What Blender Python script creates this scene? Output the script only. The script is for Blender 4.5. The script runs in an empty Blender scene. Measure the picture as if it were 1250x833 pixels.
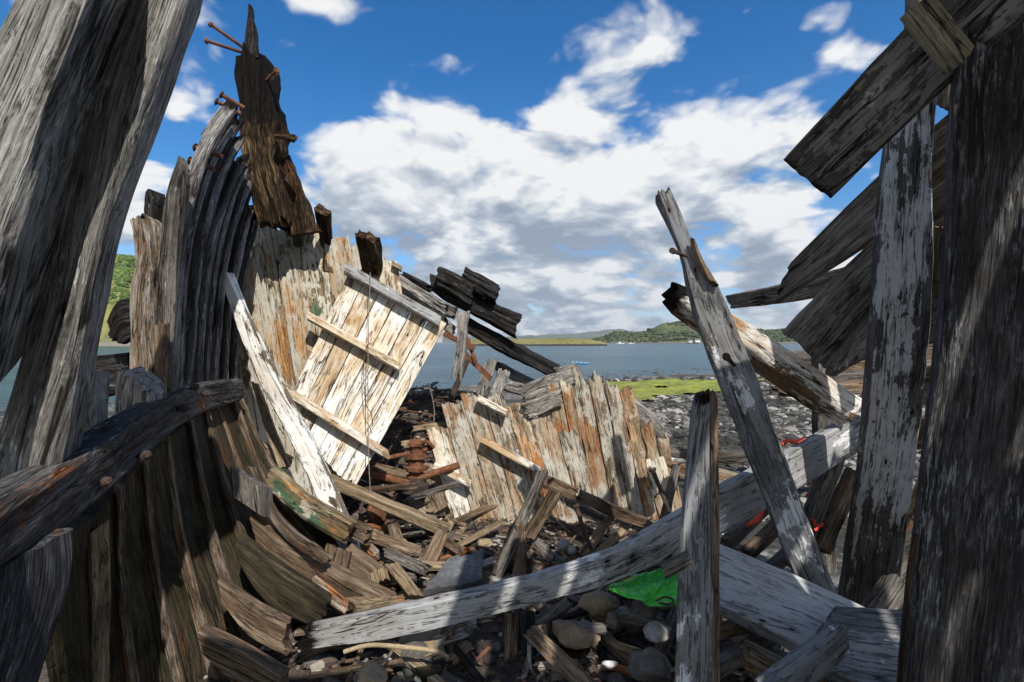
import bpy, bmesh, math, random
from mathutils import Vector, noise
R = math.radians
scene = bpy.context.scene
COL = scene.collection

# ------------------------------------------------------------------ camera
CAMZ, F, CX, CY = 1.6, 625.0, 625.0, 418.0        # focal length and centre in pixels of the 1250 x 833 photograph
cam_d = bpy.data.cameras.new('camera')
cam = bpy.data.objects.new('camera', cam_d); COL.objects.link(cam)
cam.location = (0, 0, CAMZ); cam.rotation_euler = (R(90), 0, 0)
cam_d.sensor_width = 36; cam_d.lens = 18; cam_d.shift_y = 0.0012
cam_d.clip_start = 0.05; cam_d.clip_end = 20000
scene.camera = cam

# ------------------------------------------------------------------ exposure
vs = scene.view_settings
vs.view_transform = 'Standard'; vs.look = 'None'; vs.gamma = 1; vs.use_curve_mapping = False
vs.exposure = 0.30

scene.cycles.max_bounces = 5; scene.cycles.diffuse_bounces = 3; scene.cycles.glossy_bounces = 2

# ------------------------------------------------------------------ sun
SUN = Vector((0.27, -0.60, 0.75)).normalized()
sd = bpy.data.lights.new('sun', 'SUN'); sd.energy = 4.8; sd.angle = R(0.5); sd.color = (1, 0.95, 0.87)
so = bpy.data.objects.new('sun', sd); COL.objects.link(so)
so.rotation_euler = SUN.to_track_quat('Z', 'Y').to_euler(); so.location = SUN * 30

# ------------------------------------------------------------------ node helpers
class NT:
    def __init__(s, nt): s.nt = nt
    def n(s, typ, ins=None, **props):
        nd = s.nt.nodes.new(typ)
        for k, v in props.items(): setattr(nd, k, v)
        for k, v in (ins or {}).items(): s.put(nd.inputs[k], v)
        return nd
    def put(s, sock, v):
        if isinstance(v, bpy.types.NodeSocket): s.nt.links.new(v, sock)
        else: sock.default_value = v
    def m(s, op, a, b=0.0, c=0.0, clamp=False):
        nd = s.nt.nodes.new('ShaderNodeMath'); nd.operation = op; nd.use_clamp = clamp
        for i, v in enumerate((a, b, c)): s.put(nd.inputs[i], v)
        return nd.outputs[0]
    def v(s, op, a, b=(0, 0, 0)):
        nd = s.nt.nodes.new('ShaderNodeVectorMath'); nd.operation = op
        s.put(nd.inputs[0], a); s.put(nd.inputs[1], b)
        return nd.outputs[0]
    def noise(s, vec, scale=1.0, detail=4.0, rough=0.55, dist=0.0):
        return s.n('ShaderNodeTexNoise', {'Vector': vec, 'Scale': scale, 'Detail': detail, 'Roughness': rough, 'Distortion': dist}).outputs[0]
    def ss(s, x, a, b, lo=0.0, hi=1.0):
        nd = s.nt.nodes.new('ShaderNodeMapRange'); nd.interpolation_type = 'SMOOTHSTEP'
        for i, q in enumerate((x, a, b, lo, hi)): s.put(nd.inputs[i], q)
        return nd.outputs[0]
    def mix(s, f, a, b, blend='MIX'):
        nd = s.nt.nodes.new('ShaderNodeMix'); nd.data_type = 'RGBA'; nd.blend_type = blend
        s.put(nd.inputs[0], f)
        for i, q in ((6, a), (7, b)):
            if isinstance(q, tuple) and len(q) == 3: q = q + (1,)
            s.put(nd.inputs[i], q)
        return nd.outputs[2]
    def ramp(s, x, stops):
        nd = s.nt.nodes.new('ShaderNodeValToRGB'); cr = nd.color_ramp
        while len(cr.elements) < len(stops): cr.elements.new(0.5)
        for e, (p, c) in zip(cr.elements, stops): e.position = p; e.color = tuple(c) + (1,)
        s.put(nd.inputs[0], x)
        return nd.outputs[0]

# ------------------------------------------------------------------ world: Nishita sky with cumulus clouds
def ang(px, py):
    return math.atan2(px - CX, F), math.atan2(CY - py, math.hypot(F, px - CX))
# cumulus masses: centre and half sizes in degrees of azimuth / elevation, weight
CLOUDS = [(560, 255, 165, 105, 1.0), (720, 245, 170, 105, 1.0), (870, 195, 130, 85, .9), (640, 345, 260, 62, .9),
          (455, 240, 95, 110, .85), (440, 330, 100, 60, .6), (520, 360, 140, 50, .7), (1000, 330, 90, 50, .6), (900, 250, 60, 60, .6), (735, 95, 75, 90, .6), (770, 20, 60, 60, .55), (940, 290, 50, 52, 1.15), (820, 320, 170, 70, .7),
          (395, -2, 85, 30, .62), (240, 140, 70, 50, .66), (215, 70, 50, 25, .5), (1032, 72, 60, 30, .6), (975, 100, 40, 15, .45), (480, 140, 50, 30, .36), (165, 262, 75, 62, .8), (560, 395, 420, 40, .9),
          (1010, 385, 200, 45, .8), (60, 15, 60, 50, .5), (980, 165, 70, 40, .55), (910, 345, 90, 30, .75), (1080, 210, 60, 22, .5), (640, 300, 180, 60, .6), (700, 130, 60, 70, .7), (800, 60, 60, 70, .5), (880, 110, 60, 40, .4), (520, 150, 110, 40, .5)]
def cloud_group():
    g = bpy.data.node_groups.new('cloud_density', 'ShaderNodeTree')
    g.interface.new_socket('Dir', in_out='INPUT', socket_type='NodeSocketVector')
    g.interface.new_socket('Density', in_out='OUTPUT', socket_type='NodeSocketFloat')
    N = NT(g); gi = g.nodes.new('NodeGroupInput'); go = g.nodes.new('NodeGroupOutput')
    d = N.v('NORMALIZE', gi.outputs[0])
    sp = N.n('ShaderNodeSeparateXYZ', {0: d})
    az = N.m('ARCTAN2', sp.outputs[0], sp.outputs[1]); el = N.m('ARCSINE', sp.outputs[2])
    # perspective of a layer: features shrink and flatten towards the horizon
    zz = N.m('ADD', N.m('MAXIMUM', sp.outputs[2], 0.0), 0.30)
    p = N.n('ShaderNodeVectorMath', {0: d, 3: N.m('DIVIDE', 1.0, zz)}, operation='SCALE').outputs[0]
    p = N.v('ADD', p, (3.7, 1.9, 5.2))
    wv = N.n('ShaderNodeTexNoise', {'Vector': p, 'Scale': 1.8, 'Detail': 3.0}).outputs[1]
    p2 = N.v('ADD', p, N.n('ShaderNodeVectorMath', {0: N.v('SUBTRACT', wv, (.5, .5, .5)), 3: .35}, operation='SCALE').outputs[0])
    n1 = N.noise(p2, 2.3, 9.0, 0.56)
    n2 = N.noise(p2, 7.5, 6.0, 0.6)
    vor = N.n('ShaderNodeTexVoronoi', {'Vector': p2, 'Scale': 5.0, 'Smoothness': .35, 'Detail': 3.0, 'Roughness': .55}, feature='SMOOTH_F1').outputs[0]
    blob = None
    for (px, py, rx, ry, w) in CLOUDS:
        a0, e0 = ang(px, py)
        a1, _ = ang(px + rx, py); a2, _ = ang(px - rx, py); ra = (a1 - a2) / 2
        _, e1 = ang(px, py - ry); _, e2 = ang(px, py + ry); re = max((e1 - e2) / 2, .02)
        u = N.m('MULTIPLY', N.m('SUBTRACT', az, a0), 1 / ra); v_ = N.m('MULTIPLY', N.m('SUBTRACT', el, e0), 1 / re)
        r2 = N.m('ADD', N.m('MULTIPLY', u, u), N.m('MULTIPLY', v_, v_))
        val = N.m('MULTIPLY', N.m('EXPONENT', N.m('MULTIPLY', r2, -0.9)), w)
        blob = val if blob is None else N.m('SMOOTH_MAX', blob, val, 0.18)
    # unseen cloud behind the camera, thickened for neutral fill; scattered cloud low on the horizon
    low = N.m('MULTIPLY', N.ss(el, 0.30, 0.02), 0.52)
    back = N.m('MULTIPLY', N.ss(sp.outputs[1], 0.1, -0.3), 0.62)
    blob = N.m('MAXIMUM', N.m('MAXIMUM', blob, low), back)
    t = N.m('ADD', N.m('MULTIPLY', N.m('SUBTRACT', n1, .5), 1.45), N.m('MULTIPLY', N.m('SUBTRACT', n2, .5), .38))
    t = N.m('SUBTRACT', t, N.m('MULTIPLY', N.m('SUBTRACT', vor, .72), .50))
    dens = N.m('ADD', blob, t)
    g.links.new(dens, go.inputs[0])
    return g
def make_world():
    w = bpy.data.worlds.new('World'); scene.world = w; w.use_nodes = True
    nt = w.node_tree; nt.nodes.clear(); N = NT(nt)
    sky = N.n('ShaderNodeTexSky', sky_type='NISHITA', sun_disc=False)
    sky.sun_elevation = math.asin(SUN.z); sky.sun_rotation = math.atan2(SUN.x, SUN.y)
    sky.air_density = 1.0; sky.dust_density = 0.4; sky.ozone_density = 2.2
    skyc = sky.outputs[0]
    d = N.n('ShaderNodeTexCoord').outputs['Generated']
    el0 = N.n('ShaderNodeSeparateXYZ', {0: d}).outputs[2]
    # polarising filter: deeper blue up high, pale towards the horizon
    tint = N.ramp(N.m('ABSOLUTE', el0), [(0, (.88, .90, 1.05)), (.12, (.62, .86, 1.08)), (.28, (.27, .76, 1.12)), (.5, (.08, .64, 1.08))])
    skyc = N.mix(1.0, skyc, tint, 'MULTIPLY')
    g = cloud_group()
    def dens(off):
        nd = nt.nodes.new('ShaderNodeGroup'); nd.node_tree = g
        N.put(nd.inputs[0], N.v('ADD', d, off)); return nd.outputs[0]
    d0 = dens((0, 0, 0)); d1 = dens((.016, 0, .045)); d2 = dens((.03, 0, .11))
    alpha = N.ss(d0, .14, .46)
    el = N.n('ShaderNodeSeparateXYZ', {0: d}).outputs[2]
    # the parts turned to the sun are white, the undersides grey
    edge = N.m('MULTIPLY', N.m('SUBTRACT', d0, d1), 1.7)
    thick = N.m('MULTIPLY', N.ss(d2, .15, 1.35), .70)
    lit = N.m('ADD', N.m('SUBTRACT', .82, thick), edge, clamp=True)
    lit = N.m('SUBTRACT', lit, N.m('MULTIPLY', N.ss(el, .30, .02), .10), clamp=True)
    cc = N.ramp(lit, [(0, (2.3, 2.75, 3.4)), (.45, (3.7, 4.15, 4.7)), (.8, (5.9, 6.1, 6.3)), (1, (7.2, 7.2, 7.15))])
    col = N.mix(N.m('MULTIPLY', alpha, .97), skyc, cc)
    bg = N.n('ShaderNodeBackground', {'Color': col, 'Strength': .108})
    out = N.n('ShaderNodeOutputWorld', {'Surface': bg.outputs[0]})
    w.cycles.sampling_method = 'MANUAL'; w.cycles.sample_map_resolution = 512
make_world()

# ------------------------------------------------------------------ placing helpers
def P(px, py, d): return Vector(((px - CX) / F * d, d, CAMZ + (CY - py) / F * d))
def hit(px, py, pt, nrm, off=0.0):
    o = Vector((0, 0, CAMZ)); dr = Vector(((px - CX) / F, 1, (CY - py) / F)); n = nrm.normalized()
    return o + dr * ((pt + n * off - o).dot(n) / dr.dot(n))
def V3(p): return p if isinstance(p, Vector) else P(*p)

# ------------------------------------------------------------------ materials
def new_mat(name):
    m = bpy.data.materials.new(name); m.use_nodes = True; m.node_tree.nodes.clear(); return m, NT(m.node_tree)
def finish(m, N, col, rough, bump=None, bd=.005, bs=1.0, **kw):
    ins = {'Base Color': col, 'Roughness': rough}
    if bump is not None: ins['Normal'] = N.n('ShaderNodeBump', {'Height': bump, 'Distance': bd, 'Strength': bs}).outputs[0]
    ins.update(kw)
    b = N.n('ShaderNodeBsdfPrincipled', ins)
    N.n('ShaderNodeOutputMaterial', {'Surface': b.outputs[0]})
    return m
def wood(name, dark, mid, light, paint=None, pa=.4, ps=2.2, rust=0.0, rc=((.10, .028, .008), (.33, .10, .02)), moss=0.0, mossc=(.035, .05, .015),
         crack=1.0, bd=.006, nails=True, con=1.0, stain=0.0, stainc=(.42, .24, .10), paint2=None, pa2=.3, fleck=0.0, fleckc=(.6, .58, .55), st=1.0, pg=1.0, ckw=.016):
    m, N = new_mat(name)
    a = N.n('ShaderNodeAttribute', attribute_name='gr').outputs['Vector']
    wear = N.n('ShaderNodeAttribute', attribute_name='wear').outputs['Fac']
    char = N.n('ShaderNodeAttribute', attribute_name='char').outputs['Fac']
    a0 = a
    wv = N.noise(N.v('MULTIPLY', a, (1.3, 6, 6)), 1, 2, .5)
    # wavering grain
    a = N.v('ADD', a, N.n('ShaderNodeCombineXYZ', {1: N.m('MULTIPLY', N.m('SUBTRACT', wv, .5), .06)}).outputs[0])
    n1 = N.noise(N.v('MULTIPLY', a, (2.4 * st, 34, 34)), 1, 6, .68, .3)
    n2 = N.noise(N.v('MULTIPLY', a, (13 * st, 210, 210)), 1, 3, .65)
    n3 = N.noise(N.v('MULTIPLY', a, (.9, 10, 10)), 1, 4, .5, .5)
    n3b = N.noise(N.v('ADD', N.v('MULTIPLY', a, (2.2, 38, 38)), (5, 9, 2)), 1, 3, .5, .5)
    n4 = N.noise(N.v('ADD', a0, (7, 3, 1)), 2.6, 5, .6)
    n5 = N.noise(N.v('MULTIPLY', a0, (ps, ps * 2.0, ps * 2.0)), 1, 8, .68)
    n6 = N.noise(N.v('ADD', N.v('MULTIPLY', a, (16, 26, 26)), (3, 8, 4)), 1, 6, .72)
    crk = N.m('MULTIPLY', N.ss(N.m('ABSOLUTE', N.m('SUBTRACT', n3, .5)), ckw, .0), N.ss(n4, .42, .56))
    crk2 = N.m('MULTIPLY', N.m('MULTIPLY', N.ss(N.m('ABSOLUTE', N.m('SUBTRACT', n3b, .5)), .03, .0), N.ss(n6, .42, .56)), .75)
    crk = N.m('MAXIMUM', crk, crk2)
    g = N.m('ADD', N.m('ADD', N.m('MULTIPLY', n1, .45), N.m('MULTIPLY', n2, .33)), N.m('MULTIPLY', n6, .22))
    g = N.m('ADD', N.m('MULTIPLY', N.m('SUBTRACT', g, .5), con * 1.25), .5)
    col = N.ramp(g, [(.30, dark), (.5, mid), (.70, light)])
    col = N.mix(N.ss(n4, .45, .7, 0, .6), col, tuple(x * .5 for x in dark))
    col = N.mix(N.ss(n6, .52, .64, 0, .45), col, tuple(x * .8 for x in dark))
    h = N.m('ADD', N.m('ADD', N.m('MULTIPLY', n1, .55), N.m('MULTIPLY', n2, .3)), N.m('MULTIPLY', n6, .25))
    if fleck > 0:      # short pale flecks of paint left in the grain
        nf = N.noise(N.v('MULTIPLY', a, (16, 95, 95)), 1, 7, .72)
        fm = N.m('MULTIPLY', N.ss(nf, .585 - .1 * fleck, .635 - .06 * fleck), N.ss(n5, .40, .58))
        big = N.noise(N.v('ADD', N.v('MULTIPLY', a0, (.8, 2.6, 2.6)), (2, 19, 4)), 1, 4, .6)
        fm = N.m('MULTIPLY', fm, N.ss(big, .36, .58, .12, 1.0))
        col = N.mix(fm, col, fleckc); h = N.m('ADD', h, N.m('MULTIPLY', fm, .2))
    if moss > 0:
        nm = N.noise(N.v('ADD', a, (17, 5, 9)), 3.1, 7, .62)
        col = N.mix(N.ss(nm, .66 - moss * .3, .78 - moss * .25, 0, .85), col, mossc)
    if paint is not None:
        k = N.m('SUBTRACT', N.m('ADD', N.m('ADD', n5, N.m('MULTIPLY', N.m('SUBTRACT', n1, .5), .38 * (.4 + .6 * pg))), N.m('MULTIPLY', N.m('SUBTRACT', n6, .5), .26)), N.m('MULTIPLY', wear, .07))
        th = .5 + (.5 - pa) * .42
        pm = N.ss(k, th - .008, th + .012)
        rim = N.m('MULTIPLY', N.ss(k, th - .03, th - .004), N.m('SUBTRACT', 1.0, pm))
        pc = N.mix(N.ss(n4, .42, .64, 0, .6), paint, tuple(x * f for x, f in zip(paint, (.62, .56, .46))))
        pc = N.mix(N.ss(n6, .50, .66, 0, .6 * pg), pc, tuple(x * f for x, f in zip(paint, (.50, .46, .40))))
        pc = N.mix(N.ss(n2, .56, .70, 0, .6 * pg), pc, mid)
        if paint2 is not None:
            nq = N.noise(N.v('ADD', N.v('MULTIPLY', a, (1, 1.6, 1.6)), (31, 8, 2)), 2.4, 9, .65)
            nq = N.m('ADD', nq, N.m('MULTIPLY', N.m('SUBTRACT', n6, .5), .2))
            t2 = .5 + (.5 - pa2) * .42
            pc = N.mix(N.ss(nq, t2 - .01, t2 + .01), pc, paint2)
        if stain > 0:
            ns = N.noise(N.v('ADD', N.v('MULTIPLY', a, (1.4, 3.2, 3.2)), (13, 4, 6)), 1, 8, .62, .4)
            ns = N.m('ADD', ns, N.m('MULTIPLY', N.m('SUBTRACT', n1, .5), .3))
            ts = .60 - stain * .25
            pc = N.mix(N.ss(ns, ts, ts + .16, 0, .80), pc, stainc)
            pc = N.mix(N.ss(ns, ts + .14, ts + .22, 0, .75), pc, tuple(x * .55 for x in stainc))
        col = N.mix(N.m('MULTIPLY', rim, .5), col, tuple(x * .4 for x in dark))
        col = N.mix(pm, col, pc)
        h = N.m('ADD', N.m('MULTIPLY', h, N.m('SUBTRACT', 1.0, N.m('MULTIPLY', pm, .5))), N.m('MULTIPLY', pm, .35))
    if rust > 0:
        nr = N.noise(N.v('ADD', N.v('MULTIPLY', a, (1.3, 7, 7)), (3, 11, 23)), 1, 9, .66, .3)
        nr = N.m('ADD', N.m('MULTIPLY', nr, .55), N.m('MULTIPLY', N.noise(N.v('ADD', a, (41, 2, 5)), 2.0, 8, .65), .45))
        nr = N.m('ADD', nr, N.m('MULTIPLY', N.m('SUBTRACT', n6, .5), .15))
        t = .62 - rust * .26
        rm = N.ss(nr, t, t + .09)
        rcol = N.mix(N.ss(N.m('ADD', N.m('MULTIPLY', n2, .5), N.m('MULTIPLY', n6, .5)), .42, .60), rc[0], rc[1])
        col = N.mix(N.m('MULTIPLY', rm, .85), col, rcol)
    if nails:
        vo = N.n('ShaderNodeTexVoronoi', {'Vector': N.v('MULTIPLY', a, (3.2, 8, 5)), 'Scale': 1.0}).outputs[0]
        col = N.mix(N.ss(vo, .22, .05, 0, .35), col, (.13, .05, .02))
        hole = N.ss(vo, .06, .04)
        col = N.mix(hole, col, (.012, .01, .008)); h = N.m('SUBTRACT', h, N.m('MULTIPLY', hole, .6))
    col = N.mix(N.m('MULTIPLY', crk, crack, clamp=True), col, (.014, .012, .010))
    ck = N.m('ADD', char, N.m('ADD', N.m('MULTIPLY', N.m('SUBTRACT', n5, .5), 1.1), N.m('MULTIPLY', N.m('SUBTRACT', n1, .5), .5)))
    ck = N.m('ADD', ck, N.m('MULTIPLY', N.m('SUBTRACT', n6, .5), .4))
    col = N.mix(N.m('MULTIPLY', N.ss(ck, .42, .60), N.ss(char, .0, .08)), col, (.009, .0075, .0065))
    h = N.m('SUBTRACT', h, N.m('MULTIPLY', crk, .8))
    return finish(m, N, col, N.ss(n1, .3, .7, .72, .92), h, bd * 1.3, 1.0, **{'Specular IOR Level': .09})

M = {}
M['grey'] = wood('weathered_grey_wood', (.075, .066, .057), (.25, .23, .205), (.50, .48, .45), fleck=.5, fleckc=(.62, .60, .57), con=1.25)
M['frame'] = wood('silver_grey_frame_wood', (.055, .050, .043), (.21, .20, .183), (.46, .445, .42), fleck=.70, fleckc=(.60, .59, .57), con=1.55, bd=.010, nails=False, crack=1, ckw=.034)
M['rib'] = wood('dark_rib_wood', (.022, .019, .017), (.065, .058, .054), (.22, .21, .20), fleck=.18, fleckc=(.36, .36, .36), con=1.2, rust=.12)
M['ribgrey'] = wood('greyed_rib_wood', (.03, .027, .025), (.15, .142, .135), (.42, .41, .40), fleck=.4, fleckc=(.48, .47, .46), con=1.4, rust=.06)
M['char'] = wood('charred_timber', (.006, .0055, .005), (.022, .020, .019), (.10, .096, .092), con=1.3, bd=.010, nails=False, fleck=.1, fleckc=(.2, .2, .2))
M['tar'] = wood('tarred_beam_wood', (.012, .012, .013), (.035, .036, .040), (.15, .152, .16), con=1.3, bd=.008, rust=.20, fleck=.30, fleckc=(.27, .28, .30))
M['shelf'] = wood('rusty_beam_shelf_wood', (.016, .015, .015), (.062, .058, .056), (.19, .185, .185), con=1.4, bd=.008, rust=.26, fleck=.35, fleckc=(.30, .30, .31), ckw=.024)
M['starplank'] = wood('brown_grey_hull_plank', (.04, .033, .026), (.18, .152, .125), (.38, .345, .30), con=1.35, fleck=.15, fleckc=(.42, .40, .37), rust=.1, bd=.008, ckw=.022)
M['rustedge'] = wood('rust_soaked_edge', (.012, .009, .007), (.04, .025, .016), (.10, .06, .035), rust=.5, rc=((.07, .026, .01), (.20, .085, .022)), con=1.4, nails=False)
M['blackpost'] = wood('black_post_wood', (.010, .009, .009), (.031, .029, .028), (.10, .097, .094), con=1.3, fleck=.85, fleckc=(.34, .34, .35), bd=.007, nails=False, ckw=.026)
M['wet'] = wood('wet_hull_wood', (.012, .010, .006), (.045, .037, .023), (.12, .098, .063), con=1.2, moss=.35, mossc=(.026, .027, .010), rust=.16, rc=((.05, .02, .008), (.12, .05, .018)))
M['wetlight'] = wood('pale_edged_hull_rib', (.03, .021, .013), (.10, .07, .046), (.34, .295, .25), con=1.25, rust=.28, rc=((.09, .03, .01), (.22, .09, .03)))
M['brown'] = wood('brown_timber', (.04, .026, .017), (.15, .103, .068), (.33, .26, .19), con=1.4, rust=.12)
M['tan'] = wood('tan_timber', (.08, .055, .033), (.24, .175, .11), (.42, .34, .24), con=1.3, rust=.12)
M['panel'] = wood('painted_panel_board', (.11, .07, .035), (.32, .24, .15), (.50, .42, .31), paint=(.66, .63, .56), pg=.6, pa=.70, ps=1.8, rust=.30, rc=((.30, .13, .045), (.50, .26, .09)), con=1.2, stain=.62, stainc=(.44, .29, .14))
M['white'] = wood('white_door_board', (.16, .12, .08), (.36, .30, .23), (.5, .46, .4), paint=(.80, .79, .76), pg=.45, pa=.84, ps=1.6, rust=.14, rc=((.36, .18, .07), (.52, .32, .15)), con=1.1, stain=.60, stainc=(.55, .40, .23))
M['bulk'] = wood('peeling_bulkhead_board', (.08, .055, .03), (.24, .185, .115), (.42, .35, .25), paint=(.43, .41, .35), pg=1.0, pa=.74, ps=3.0, rust=.38, rc=((.26, .11, .03), (.46, .24, .085)), con=1.4, moss=.08, stain=.42, stainc=(.34, .22, .11))
M['green'] = wood('bulkhead_board_with_green_paint', (.08, .055, .03), (.24, .185, .115), (.42, .35, .25), paint=(.52, .49, .41), pa=.60, ps=3.0, paint2=(.075, .13, .075), pa2=.36, rust=.42, rc=((.26, .11, .03), (.46, .24, .085)), con=1.4)
M['rustboard'] = wood('rust_stained_lining_board', (.09, .05, .025), (.27, .20, .13), (.46, .39, .29), paint=(.53, .49, .40), pa=.52, ps=2.6, rust=.52, rc=((.17, .06, .02), (.40, .165, .05)), con=1.5, stain=.6, stainc=(.40, .20, .07))
M['lining'] = wood('dirty_cream_lining_board', (.07, .048, .03), (.22, .17, .12), (.40, .35, .28), paint=(.41, .39, .335), pg=.9, pa=.70, ps=2.4, rust=.42, rc=((.15, .062, .024), (.34, .165, .062)), con=1.5, stain=.6, stainc=(.30, .20, .11))
M['prop'] = wood('white_flaking_prop', (.06, .045, .03), (.22, .18, .13), (.42, .37, .31), paint=(.78, .77, .74), pg=.6, pa=.66, ps=2.4, rust=.12, con=1.4, stain=.25)
M['paintgrey'] = wood('grey_painted_timber', (.06, .06, .062), (.165, .168, .175), (.28, .285, .30), paint=(.235, .24, .25), crack=.8, pg=.5, pa=.66, ps=1.5, paint2=(.66, .665, .68), pa2=.26, con=1.2)
M['lightbeam'] = wood('pale_painted_beam', (.05, .047, .042), (.20, .196, .19), (.36, .36, .355), paint=(.33, .335, .34), pg=.35, pa=.86, ps=1.6, paint2=(.68, .68, .67), pa2=.24, con=1.2, rust=.04)
M['whitebeam'] = wood('white_rust_streaked_timber', (.08, .045, .022), (.22, .14, .08), (.40, .30, .2), paint=(.80, .78, .73), pg=.4, pa=.84, ps=1.4, rust=.34, rc=((.24, .085, .02), (.48, .23, .07)), stain=.5)
M['plank'] = wood('dark_hull_plank', (.030, .025, .021), (.125, .110, .095), (.29, .27, .245), con=1.3, fleck=.1, fleckc=(.33, .32, .3), bd=.008)
M['shadepaint'] = wood('grey_paint_on_dark_plank', (.04, .035, .03), (.15, .138, .125), (.30, .285, .27), paint=(.30, .295, .28), pg=.6, pa=.5, ps=1.4, con=1.2, paint2=(.46, .45, .42), pa2=.14)
M['vframe'] = wood('grey_paint_on_upright_frame', (.03, .026, .023), (.11, .10, .09), (.22, .21, .20), paint=(.46, .45, .43), pg=.7, pa=.52, ps=.9, con=1.2)
M['flatplank'] = wood('bluish_grey_plank', (.10, .10, .10), (.24, .24, .245), (.36, .36, .37), paint=(.40, .405, .42), crack=.7, pg=.5, pa=1.0, ps=1.5, con=1.0, rust=.03)
M['cleat'] = wood('yellowed_cleat_wood', (.10, .08, .045), (.27, .23, .15), (.45, .41, .32), paint=(.62, .60, .52), pa=.4, ps=4, rust=.2, nails=True)
M['stem'] = wood('burnt_stem_wood', (.008, .005, .003), (.045, .028, .016), (.24, .16, .09), con=1.7, rust=.18, bd=.012)
M['rustwood'] = wood('rust_streaked_post', (.06, .03, .015), (.22, .17, .12), (.50, .47, .43), rust=.48, rc=((.16, .045, .012), (.40, .14, .03)), con=1.5, bd=.010)

def rock_mat(name, c1, c2, c3, sc=6.0):
    m, N = new_mat(name)
    c = N.n('ShaderNodeTexCoord').outputs['Object']
    r = N.n('ShaderNodeObjectInfo').outputs['Random']
    n1 = N.noise(N.v('ADD', c, (3, 1, 2)), sc, 10, .65); n2 = N.noise(c, sc * 7, 5, .6)
    vo = N.noise(c, sc * .35, 3, .5)
    col = N.ramp(N.m('ADD', N.m('MULTIPLY', n1, .6), N.m('MULTIPLY', n2, .4)), [(.32, c1), (.5, c2), (.68, c3)])
    col = N.mix(N.ss(vo, .5, .62, 0, .6), col, c1)
    return finish(m, N, col, .85, N.m('ADD', n1, N.m('MULTIPLY', n2, .35)), .02, 1)
M['stone'] = rock_mat('dark_beach_stone', (.03, .027, .023), (.09, .083, .073), (.19, .175, .155))
M['tanstone'] = rock_mat('tan_beach_stone', (.12, .085, .05), (.27, .20, .125), (.40, .32, .22))
M['greystone'] = rock_mat('grey_beach_stone', (.10, .096, .09), (.23, .22, .205), (.40, .39, .37))
M['rust'] = rock_mat('rusty_iron', (.05, .018, .008), (.15, .055, .022), (.30, .13, .055), 18)
M['iron'] = rock_mat('dark_iron', (.02, .014, .011), (.055, .034, .024), (.13, .07, .045), 25)
M['slab'] = rock_mat('dark_slate_slab', (.035, .037, .042), (.10, .105, .115), (.24, .245, .25), 5)
def flat_mat(name, col, rough=.5, var=.3, sc=20, **kw):
    m, N = new_mat(name)
    c = N.n('ShaderNodeTexCoord').outputs['Object']
    n = N.noise(c, sc, 5, .6)
    cc = N.mix(N.ss(n, .35, .65, 0, 1), tuple(x * (1 - var) for x in col), tuple(min(1, x * (1 + var)) for x in col))
    return finish(m, N, cc, rough, n, .003, .6, **kw)
M['tarp'] = flat_mat('green_tarpaulin', (.055, .46, .045), .38, .12, 12)
M['redrope'] = flat_mat('orange_red_rope', (.75, .075, .03), .6, .2, 150)
M['rope'] = flat_mat('tan_rope', (.33, .25, .15), .85, .3, 150)
M['bluerope'] = flat_mat('blue_rope', (.04, .22, .5), .7, .2, 150)
M['wire'] = flat_mat('grey_wire', (.16, .14, .12), .6, .3, 80)
M['shell'] = flat_mat('white_shell', (.72, .68, .6), .5, .15, 60)
M['bluehull'] = flat_mat('blue_dinghy_paint', (.10, .36, .66), .4, .1, 3)
M['boatwhite'] = flat_mat('white_boat_paint', (.75, .77, .78), .4, .1, 2)
M['housewall'] = flat_mat('white_house_render', (.74, .72, .68), .8, .08, 1)
M['roofslate'] = flat_mat('grey_roof_slate', (.11, .115, .125), .7, .2, 1)
M['trunk'] = flat_mat('tree_bark', (.07, .055, .04), .9, .3, 8)

# ------------------------------------------------------------------ object helpers
def tag(o, label=None, cat=None, group=None, kind=None):
    if label: o['label'] = label
    if cat: o['category'] = cat
    if group: o['group'] = group
    if kind: o['kind'] = kind
    return o
def thing(name, label, cat, loc=(0, 0, 0), group=None):
    o = bpy.data.objects.new(name, None); COL.objects.link(o); o.location = loc; o.empty_display_size = .2
    return tag(o, label, cat, group)
def link_mesh(name, verts, faces, mat, parent=None, attrs=None, sharp=40, center=True):
    loc = Vector((0, 0, 0))
    if parent is not None:
        loc = Vector(parent.location)
        q = parent.parent
        while q is not None: loc = loc + Vector(q.location); q = q.parent
    elif center:
        lo = [min(v[i] for v in verts) for i in range(3)]; hi = [max(v[i] for v in verts) for i in range(3)]
        loc = Vector(((lo[0] + hi[0]) / 2, (lo[1] + hi[1]) / 2, lo[2]))
    me = bpy.data.meshes.new(name)
    me.from_pydata([(v[0] - loc.x, v[1] - loc.y, v[2] - loc.z) for v in verts], [], faces)
    for nm, typ, data in (attrs or []):
        at = me.attributes.new(nm, typ, 'POINT')
        if typ == 'FLOAT_VECTOR': at.data.foreach_set('vector', [c for v in data for c in v])
        else: at.data.foreach_set('value', data)
    bm = bmesh.new(); bm.from_mesh(me); bmesh.ops.recalc_face_normals(bm, faces=bm.faces[:]); bm.to_mesh(me); bm.free()
    me.polygons.foreach_set('use_smooth', [True] * len(me.polygons))
    if sharp: me.set_sharp_from_angle(angle=R(sharp))
    me.materials.append(mat)
    o = bpy.data.objects.new(name, me); COL.objects.link(o)
    if parent is not None: o.parent = parent
    else: o.location = loc
    return o

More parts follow.
